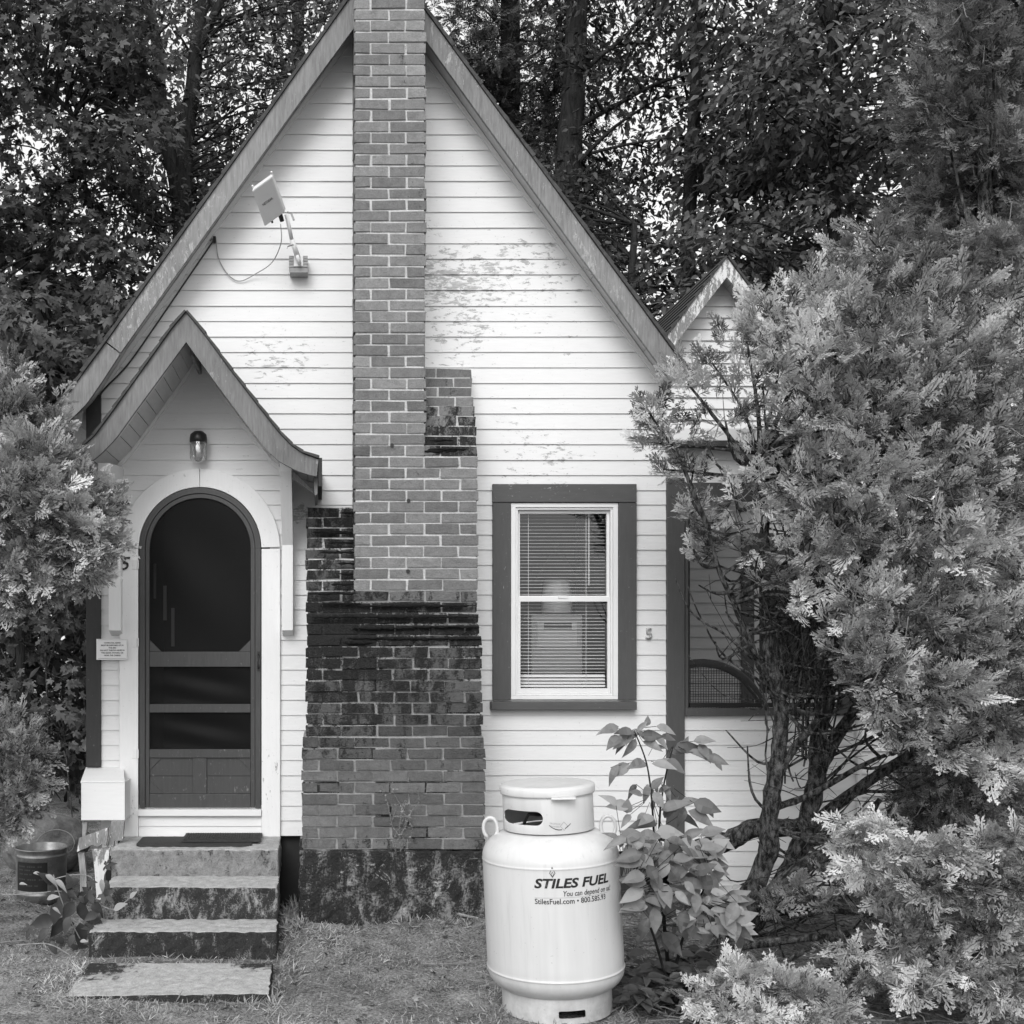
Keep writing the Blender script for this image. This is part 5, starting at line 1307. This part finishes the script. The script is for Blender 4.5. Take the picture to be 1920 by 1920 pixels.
tree('hemlock_tree', 'thick-trunked hemlock with long bare limbs right of the chimney', 'tree', GT,
     [([gp(1050, 6.2), P(1055, 560, 6.2), P(1064, 330, 6.2), P(1078, 130, 6.2), P(1084, -80, 6.2)], .19, .12), ([P(1070, 245, 6.2), P(1150, 200, 6), P(1250, 150, 5.9), P(1400, 118, 5.7)], .035, .012), ([P(1070, 160, 6.2), P(1120, 110, 6), P(1180, 60, 5.9), P(1240, -20, 5.8)], .035, .014), ([P(1078, 108, 6.2), P(1110, 108, 6.1), P(1150, 88, 6)], .035, .014), ([P(1062, 330, 6.2), P(1150, 240, 6), P(1260, 170, 5.9)], .03, .01), ([P(1062, 300, 6.2), P(1180, 270, 6), P(1300, 255, 5.9)], .022, .01)],
     [(1000, 1330, -120, 130, 5.6, 7.2, 56), (1090, 1400, 100, 380, 5.8, 7.4, 40), (960, 1260, 360, 640, 5.4, 7, 46)], gp(1050, 6.2), T_OV, M['leaf'], .085, tone=.3)
tree('beech_tree', 'slim beech with leaning stems above the small gable', 'tree', GT,
     [([gp(1290, 5.6), P(1290, 520, 5.6), P(1300, 250, 5.6), P(1318, -60, 5.6)], .09, .06), ([P(1360, 520, 5.4), P(1375, 380, 5.4), P(1420, 260, 5.4), P(1440, 100, 5.4)], .05, .03)],
     [(1290, 1800, -100, 300, 4.2, 6, 90), (1330, 1780, 260, 560, 4.2, 5.8, 66)], gp(1290, 5.6), T_OV, M['leaf'], .115, tone=.6)
tree('maple_tree', 'maple with bright sprays in front of the upper right trees', 'tree', GT, [([gp(1560, 4), P(1560, 600, 4), P(1570, 200, 4), P(1545, -60, 4)], .08, .05)],
     [(1420, 1760, -80, 260, 3.2, 4.4, 42), (1300, 1600, 330, 560, 3.4, 4.4, 26)], gp(1560, 4), T_OV, M['leaf_mid'], .10, tone=.5)
tree('fir_tree', 'dark fir standing close behind the right roof slope', 'tree', GT, [([gp(1180, 5), P(1180, 700, 5), P(1190, 420, 5)], .08, .03)],
     [(1020, 1420, 430, 800, 4.2, 5.6, 56), (900, 1150, 330, 560, 5.2, 6, 16)], gp(1180, 5), T_OV, M['leaf'], .10, tone=.3)
tree('maple_tree', 'slender dark maple between the fork-trunked one and the roof', 'tree', GT, [([gp(560, 8), P(560, 400, 8), P(560, 100, 8), P(555, -90, 8)], .11, .08)],
     [(380, 720, -120, 380, 7.4, 9, 84)], gp(560, 8), T_OV, M['leaf'], .095, tone=.35)
tree('maple_tree', 'maple whose low leafy boughs hang beside the left eave', 'tree', GT, [([gp(40, 3.4), P(40, 1000, 3.4), P(60, 760, 3.4), P(110, 620, 3.4)], .05, .02)],
     [(-80, 230, 540, 740, 2.6, 3.8, 34), (-80, 200, 740, 1100, 2.8, 4, 36)], gp(40, 3.4), T_MA, M['leaf_mid'], .13, per=60, tone=.45)
tree('maple_sapling', 'maple saplings with lobed leaves in shade behind the house corner', 'shrub', GT, [([gp(90, 3), P(90, 1350, 3), P(80, 1150, 3)], .012, .006), ([gp(20, 3.2), P(40, 1300, 3.2)], .01, .006), ([gp(140, 2.6), P(120, 1380, 2.6)], .008, .004)],
     [(-60, 175, 1110, 1410, 2.0, 3.6, 34)], gp(90, 3), T_MA, M['leaf_mid'], .10, per=34, r=(.25, .45), limb=.006, bark='bark', tone=.35)

# far wood: one mass
random.seed(44)
def far_wood():
    pos, ax, nr, sc, tn = [], [], [], [], []
    def block(x0, x1, y0, y1, z0, z1, n, s):
        p = np.stack([rng.uniform(x0, x1, n), rng.uniform(y0, y1, n), rng.uniform(z0, z1, n)], -1)
        k = np.sin(p[:, 0] * 1.7) + np.sin(p[:, 2] * 2.3 + p[:, 0]) + np.sin(p[:, 1] * 1.3); p = p[k > -1.5 + .16 * (p[:, 2] - 5)] if z1 > 6.6 else p
        n = len(p); pos.append(p); ax.append(rng.normal(size=(n, 3)) + np.array((0, 0, -.4))); nr.append(rng.normal(0, .6, (n, 3)) + np.array((0, -.6, .6))); sc.append(s * rng.uniform(.6, 1.3, n)); tn.append(np.clip(rng.normal(.3, .15, n), 0, 1))
    block(-9, 18, 9.5, 13, 0, 6.5, 26000, .26)
    block(-9, 18, 10, 15, 6, 14, 46000, .16)
    block(-9, -1.6, 4, 8, 0, 3.2, 9000, .16)
    block(-9, -1.9, 5, 9, 0, 5.5, 9000, .2)
    block(4.5, 14, 5, 9, 0, 5.5, 9000, .2)
    V, Q, T = scatter(T_OV, np.concatenate(pos), np.concatenate(ax), np.concatenate(nr), np.concatenate(sc), np.concatenate(tn))
    tag(link('woodland', arr_mesh('woodland', V, Q, T), M['leaf']), 'dense dark woodland far behind the cottage', 'woodland', kind='stuff')
far_wood()

# ---- sapling beside the tank
random.seed(17)
sap = empty('sapling', P(1245, 1860, -1.78), 'leafy broad-leaved sapling growing against the right side of the tank', 'sapling')
stems = [[P(1262, 1862, -1.75), P(1250, 1780, -1.78), P(1238, 1680, -1.8), P(1228, 1590, -1.8), P(1222, 1500, -1.8), P(1212, 1430, -1.8), P(1190, 1372, -1.8)],
         [P(1255, 1862, -1.7), P(1244, 1700, -1.7), P(1236, 1560, -1.68), P(1245, 1470, -1.66), P(1262, 1400, -1.66)],
         [P(1258, 1862, -1.8), P(1280, 1760, -1.9), P(1310, 1690, -1.95), P(1330, 1640, -1.95)],
         [P(1256, 1862, -1.85), P(1220, 1740, -2.0), P(1180, 1680, -2.15)]]
tb = MB()
for s_ in stems: sp = smooth_pts(s_, 5); n = len(sp); tb.tube(sp, [lerp(.009, .003, i / (n - 1)) for i in range(n)], 6)
L = []
def add_leaf(px, py, Y, ang, size, tilt=None):
    """ang: direction in the picture plane, degrees, 0 = right, 90 = up"""
    a = R(ang); L.append((P(px, py, Y), Vector((math.cos(a), random.uniform(-.5, .1), math.sin(a) * .8 - .15)), Vector((random.uniform(-.35, .35), -.75, random.uniform(.35, .9))), size))
hand = [(1190, 1375, -1.8, 175, .17), (1185, 1378, -1.8, 205, .17), (1200, 1380, -1.8, 10, .16), (1195, 1370, -1.8, 60, .1), (1192, 1385, -1.8, 240, .15), (1205, 1390, -1.8, 330, .15), (1160, 1362, -1.85, 190, .14), (1230, 1362, -1.75, 350, .15), (1165, 1380, -1.85, 215, .16), (1225, 1380, -1.75, 320, .14),
 (1210, 1430, -1.8, 190, .17), (1180, 1432, -1.82, 215, .16), (1160, 1435, -1.82, 235, .15), (1222, 1432, -1.8, 350, .17), (1250, 1425, -1.75, 330, .17), (1290, 1410, -1.7, 355, .16), (1320, 1420, -1.7, 345, .17), (1265, 1405, -1.68, 20, .2), (1310, 1395, -1.68, 300, .13), (1300, 1390, -1.68, 15, .15),
 (1215, 1470, -1.8, 260, .14), (1222, 1480, -1.8, 60, .12), (1225, 1485, -1.8, 300, .13), (1205, 1490, -1.82, 150, .11), (1240, 1470, -1.75, 290, .13),
 (1232, 1545, -1.85, 165, .22), (1180, 1512, -2.1, 172, .17), (1155, 1510, -2.15, 125, .14), (1240, 1520, -1.8, 45, .21), (1290, 1520, -1.8, 330, .2), (1285, 1515, -1.8, 250, .14), (1275, 1510, -1.8, 40, .16), (1300, 1505, -1.8, 350, .19), (1225, 1530, -1.9, 200, .14), (1240, 1545, -1.85, 280, .14),
 (1200, 1560, -2.1, 190, .2), (1175, 1570, -2.25, 190, .15), (1210, 1575, -2.1, 165, .18), (1230, 1580, -2.0, 230, .18), (1230, 1560, -1.9, 10, .18), (1260, 1560, -1.85, 310, .17), (1270, 1580, -1.9, 0, .18), (1250, 1590, -1.95, 270, .17), (1300, 1580, -1.9, 340, .17)]
for h_ in hand:
    add_leaf(h_[0], h_[1], h_[2], h_[3], h_[4] * .72); add_leaf(h_[0] + random.uniform(-22, 22), h_[1] + random.uniform(-10, 16), h_[2] + .05, h_[3] + random.uniform(-60, 60), h_[4] * random.uniform(.4, .62))
for k in range(330):
    py = random.uniform(1565, 1750); wdt = 95 if py < 1660 else 120
    px = 1245 + random.uniform(-1, 1) * wdt + (20 if py > 1660 else 0); 
    if py > 1700 and px < 1225: continue
    if px < 1195 and py > 1590: px = 1195 + random.uniform(0, 60)
    ang = (180 if px < 1245 else 0) + random.uniform(-60, 60); ang = ang if random.random() < .75 else 270 + random.uniform(-40, 40)
    add_leaf(px, py, random.uniform(-2.2, -1.8), ang, random.choice([.05, .07, .09, .1, .125]) * random.uniform(.85, 1.15))
for px, py, ang in ((1208, 1640, 190), (1212, 1655, 165), (1205, 1668, 205), (1210, 1690, 200), (1206, 1615, 175), (1215, 1720, 240), (1215, 1700, 180), (1204, 1600, 190)): add_leaf(px, py, -2.3, ang, .13)
for p, a, nn, s in L:
    near = min((q for s_ in stems for q in s_), key=lambda q: (q - p).length)
    if random.random() < .7: tb.tube([near.lerp(p, .35) + Vector((0, 0, .01)), p], .0015, 4)
tb.build('stem', M['bark_dark'], sap)
arr = lambda k: np.array([tuple(l[k]) for l in L])
leaves_obj('leaves', T_BIG, arr(0), arr(1), arr(2), np.array([l[3] for l in L]), np.clip(rng.normal(.55, .25, len(L)), 0, 1), M['sapling'], sap)
# ---- vine at the steps
random.seed(19); L = []
vine = empty('vine', P(150, 1730, -.9), 'trailing vine with large dark leaves beside the concrete steps', 'vine'); tb = MB()
for pl in ([(150, 1790, -.9), (160, 1700, -.85), (175, 1650, -.8), (140, 1640, -.8), (95, 1650, -.8)], [(160, 1700, -.85), (120, 1672, -.85), (60, 1676, -.9), (5, 1678, -.9)], [(165, 1690, -.85), (195, 1700, -.9), (215, 1705, -.95), (243, 1684, -.95)], [(150, 1760, -.95), (120, 1700, -.95), (100, 1640, -.9)], [(150, 1800, -1.0), (175, 1770, -1.1), (190, 1755, -1.1)], [(130, 1790, -1.1), (90, 1770, -1.1), (30, 1772, -1.1)]):
    tb.tube(smooth_pts(polyline_px(pl), 5), .0035, 5, caps=False)
tb.build('stem', M['twig'], vine)
for px, py, ang, s in ((190, 1625, 20, .14), (200, 1650, 270, .16), (170, 1660, 250, .16), (150, 1650, 200, .15), (130, 1670, 230, .17), (110, 1690, 260, .18), (150, 1690, 290, .19), (175, 1690, 300, .17), (120, 1720, 240, .2), (150, 1730, 280, .21), (100, 1720, 200, .17), (170, 1720, 320, .17), (140, 1760, 300, .18), (90, 1740, 230, .15), (185, 1670, 330, .14), (60, 1730, 250, .14)):
    L.append((P(px, py, random.uniform(-1.05, -.85)), Vector((math.cos(R(ang)), -.3, math.sin(R(ang)))), Vector((random.uniform(-.7, .7), -.8, random.uniform(.1, 1.1))), s * random.uniform(.6, .85)))
for k in range(16): L.append((P(random.uniform(85, 200), random.uniform(1640, 1775), random.uniform(-1.05, -.85)), Vector((random.uniform(-1, 1), -.3, random.uniform(-1, .5))), Vector((random.uniform(-.7, .7), -.8, random.uniform(.1, 1.1))), random.uniform(.05, .12)))
arr = lambda k: np.array([tuple(l[k]) for l in L])
leaves_obj('leaves', [leaf_oval(.36, .14, .25, 6), leaf_oval(.30, .08, .35, 6), leaf_maple(.3)], arr(0), arr(1), arr(2), np.array([l[3] for l in L]), np.clip(rng.normal(.4, .2, len(L)), 0, 1), M['leaf_dark'], vine)
L = [(P(px, py, -1.05), Vector((math.cos(R(a)), -.2, math.sin(R(a)))), Vector((.1, -.6, .8)), s) for px, py, a, s in ((62, 1637, 0, .06), (85, 1640, 330, .09), (103, 1650, 330, .09), (36, 1658, 10, .045), (88, 1686, 20, .075), (98, 1702, 340, .055), (190, 1648, 280, .08), (213, 1706, 30, .09), (150, 1765, 0, .05), (163, 1763, 0, .06), (175, 1766, 320, .05), (243, 1684, 45, .06))]
arr = lambda k: np.array([tuple(l[k]) for l in L])
leaves_obj('pale_leaves', T_BIG, arr(0), arr(1), arr(2), np.array([l[3] for l in L]), np.full(len(L), .8), leafmat('pale_leaf', .22, .4), vine)
# ---- weed on the brickwork
random.seed(23); wd = empty('weed', P(745, 1595, -.55), 'wispy weed growing up the base of the brick chimney', 'weed'); tb = MB(); L = []
for k in range(9):
    x = 745 + random.uniform(-6, 14); pts = [P(x, 1597 if k < 6 else random.uniform(1540, 1590), -.545)]; y = VY - (pts[0].z - CZ) * SC(-.55)
    for q in range(4): x += random.uniform(-14, 14); y -= random.uniform(12, 30); pts.append(P(x, max(y, 1480), random.uniform(-.59, -.54)))
    sp = smooth_pts(pts, 3); tb.tube(sp, .0012, 4, caps=False)
    for p in sp[2:]:
        for _ in range(2): L.append((p, Vector(rvec(1)[0]), Vector((0, -1, .3)), random.uniform(.009, .019)))
tb.build('stem', M['twig'], wd); arr = lambda k: np.array([tuple(l[k]) for l in L])
leaves_obj('leaves', T_OV, arr(0), arr(1), arr(2), np.array([l[3] for l in L]), np.clip(rng.normal(.5, .25, len(L)), 0, 1), M['sapling'], wd)
# ---- ground cover by the tank
random.seed(29); L = []
gc = None; tb = MB()
for k in range(110):
    px, py = random.uniform(1160, 1345), random.uniform(1730, 1915); Y = random.uniform(-2.15, -1.5); c = P(px, py, Y)
    c.z = random.uniform(.04, .17) if py < 1860 else random.uniform(.03, .1)
    for q in range(5): a = random.uniform(0, 6.28); L.append((c, Vector((math.cos(a), math.sin(a) - .3, random.uniform(-.25, .2))), Vector((random.uniform(-.3, .3), -.5, 1)), random.uniform(.055, .11)))
arr = lambda k: np.array([tuple(l[k]) for l in L])
tag(leaves_obj('ground_cover', T_BIG, arr(0), arr(1), arr(2), np.array([l[3] for l in L]), np.clip(rng.normal(.45, .22, len(L)), 0, 1), M['leaf_mid']), 'low broad-leaved ground cover right of the tank base', 'ground cover', kind='stuff')

# ---- sticks
def stick(pl, r_, label):
    m = MB(); m.tube([Vector((p[0], p[1], ground_z(p[0], p[1]) + p[2])) for p in pl], r_, 6, wob=.15); o = m.build('stick', M['twig'], None); tag(o, label, 'stick', 'sticks lying on the lawn')
def gpt(px, py, z=.03): s = (py - VY) / (CZ - z); return ((px - VX) / s, F / s - CD, z)
stick([gpt(808, 1731), gpt(850, 1738), gpt(897, 1747)], .008, 'straight pale stick on the grass before the chimney footing')
stick([gpt(790, 1808, .02), gpt(850, 1804, .02), gpt(903, 1799, .02)], .004, 'thin curved stick in the grass left of the tank')
stick([gpt(893, 1815), gpt(925, 1824, .02)], .005, 'short pale stick touching the left side of the tank')
stick([gpt(0, 1775, .02), gpt(50, 1768, .02)], .004, 'thin twig on the ground at the left edge')

# ---- lawn
def lawn():
    N = 190000; x = rng.uniform(-3.6, 2.6, N); y = rng.uniform(-3.2, 1.2, N)
    keep = ~((x > -1.46) & (x < 2.3) & (y > -.02)) & ~((x > -1.29) & (x < -.23) & (y > -1.1)) & ~((x > -.13) & (x < .99) & (y > -.57)) & ~((x > -1.2) & (x < -.27) & (y > -1.88) & (y < -1.34)) & ~((x - TX) ** 2 + (y - TY) ** 2 < .066)
    dn = np.sin(x * 3.1 + 1) * np.sin(y * 4.3) + np.sin(x * 7.7 + y * 5.1) * .6; keep &= rng.random(N) < np.clip(.62 + .3 * dn, .12, 1)
    keep &= ~((x > 1.5) & (rng.random(N) < .65)) & ~((x < -1.5) & (y > -.6) & (rng.random(N) < .7))
    x, y = x[keep], y[keep]; n = len(x); z = np.array([ground_z(a, b) for a, b in zip(x, y)])
    bl_ = (np.array([(0, .045, 0), (.5, .045, .05), (1, 0, .0), (.5, -.045, .05)], float), np.array([(0, 3, 2, 1)]))
    a = unit(np.stack([rng.normal(0, .8, n), rng.normal(-.1, .8, n), rng.uniform(.1, 1.0, n)], -1)); nn = rng.normal(0, .6, (n, 3)) + np.array((0, -.6, .6))
    ln = rng.uniform(.012, .038, n); edge = ((y > -.75) & (x > -.25) & (x < 1.1)) | ((x > -.24) & (x < -.10)); ln[edge] *= 1.6; tuft = (np.sin(x * 11 + y * 7) * np.sin(y * 13 - x * 5)) > .72; ln[tuft] *= 1.7; ring_ = ((x - TX) ** 2 + (y - TY) ** 2 < .16) | ((np.abs(x + .74) < .62) & (y < -1.0) & (y > -2.05)); ln[ring_] *= 1.35; ln[(x > -.24) & (x < -.09) & (y > -.7)] *= 2.6
    ln = np.minimum(ln, .085)
    patch = .47 + .26 * np.sin(x * 2.3 + y * 1.1) * np.sin(y * 3.3 + .5)
    V, Q, T = scatter([bl_], np.stack([x, y, z - .003], -1), a, nn, ln, np.clip(rng.normal(0, .24, n) + patch, 0, 1))
    tag(link('lawn_grass', arr_mesh('lawn_grass', V, Q, T), M['grass']), 'short thin grass and moss in front of the steps', 'grass', kind='stuff')
    N = 15000; x = rng.uniform(-4.5, 4.5, N); y = rng.uniform(-3.2, 4, N)
    keep = ~((x > -1.46) & (x < 3.5) & (y > -.02)) & ~((x > -1.29) & (x < -.23) & (y > -1.1)) & ~((x > -.13) & (x < .99) & (y > -.57)) & ~((x - TX) ** 2 + (y - TY) ** 2 < .066)
    keep &= (rng.random(N) < np.where((x > 1.5) | (x < -1.6), .95, .55)) & ~((x > -1.2) & (x < -.27) & (y > -1.88) & (y < -1.34) & (rng.random(N) < .9)); x, y = x[keep], y[keep]; n = len(x); z = np.array([ground_z(a, b) for a, b in zip(x, y)])
    V, Q, T = scatter([leaf_oval(.3, .1, .2, 2), leaf_oval(.12, .05, .1, 2), leaf_maple(.3)], np.stack([x, y, z + .006], -1), rng.normal(size=(n, 3)) * np.array((1, 1, .25)), rng.normal(0, .3, (n, 3)) + np.array((0, 0, 1)), rng.uniform(.015, .05, n), np.clip(rng.beta(1.1, 2.2, n), 0, 1))
    tag(link('leaf_litter', arr_mesh('leaf_litter', V, Q, T), M['litter']), 'dead leaves and bark scraps scattered on the ground', 'leaf litter', kind='stuff')
lawn()
# ---- fallen limbs and twig litter under the arborvitae
random.seed(61)
def log(pl, r0, r1, label):
    pts = smooth_pts([Vector(p) for p in pl], 5); n = len(pts); m = MB(); m.tube(pts, [lerp(r0, r1, i / (n - 1)) for i in range(n)], 9, wob=.12); tag(m.build('fallen_branch', M['bark'], None, smooth=True), label, 'branch', 'fallen branches under the arborvitae')
log([P(1400, 1720, -.6), P(1520, 1700, -.6), P(1660, 1712, -.65), P(1800, 1690, -.7)], .04, .025, 'thick fallen limb lying behind the low bright fronds')
log([P(1290, 1800, -1.3), P(1380, 1775, -1.35), P(1500, 1760, -1.4), P(1640, 1745, -1.5)], .032, .018, 'long fallen branch lying right of the sapling foot')
log([P(1480, 1800, -1.6), P(1560, 1760, -1.65), P(1640, 1790, -1.7)], .014, .007, 'crooked thin fallen branch nearest the pale spray')
def twig_litter():
    n = 1500; m = MB()
    for k in range(n):
        x, y = random.uniform(1.45, 4.2), random.uniform(-2.6, .1); a = random.uniform(0, 6.28); l = random.uniform(.05, .3); z = ground_z(x, y) + random.uniform(.005, .09)
        d = Vector((math.cos(a), math.sin(a), random.uniform(-.2, .25))) * l; p = Vector((x, y, z)); m.tube([p - d * .5, p + Vector((random.uniform(-.02, .02), random.uniform(-.02, .02), .01)), p + d * .5], [.0035, .003, .0015], 4, caps=False)
    tag(m.build('twig_litter', M['twig_dull'], None), 'tangle of dead twigs littering the ground under the arborvitae', 'twig litter', kind='stuff')
M['twig_dull'] = simple('dull_twig', .05, .2, 30)
twig_litter()
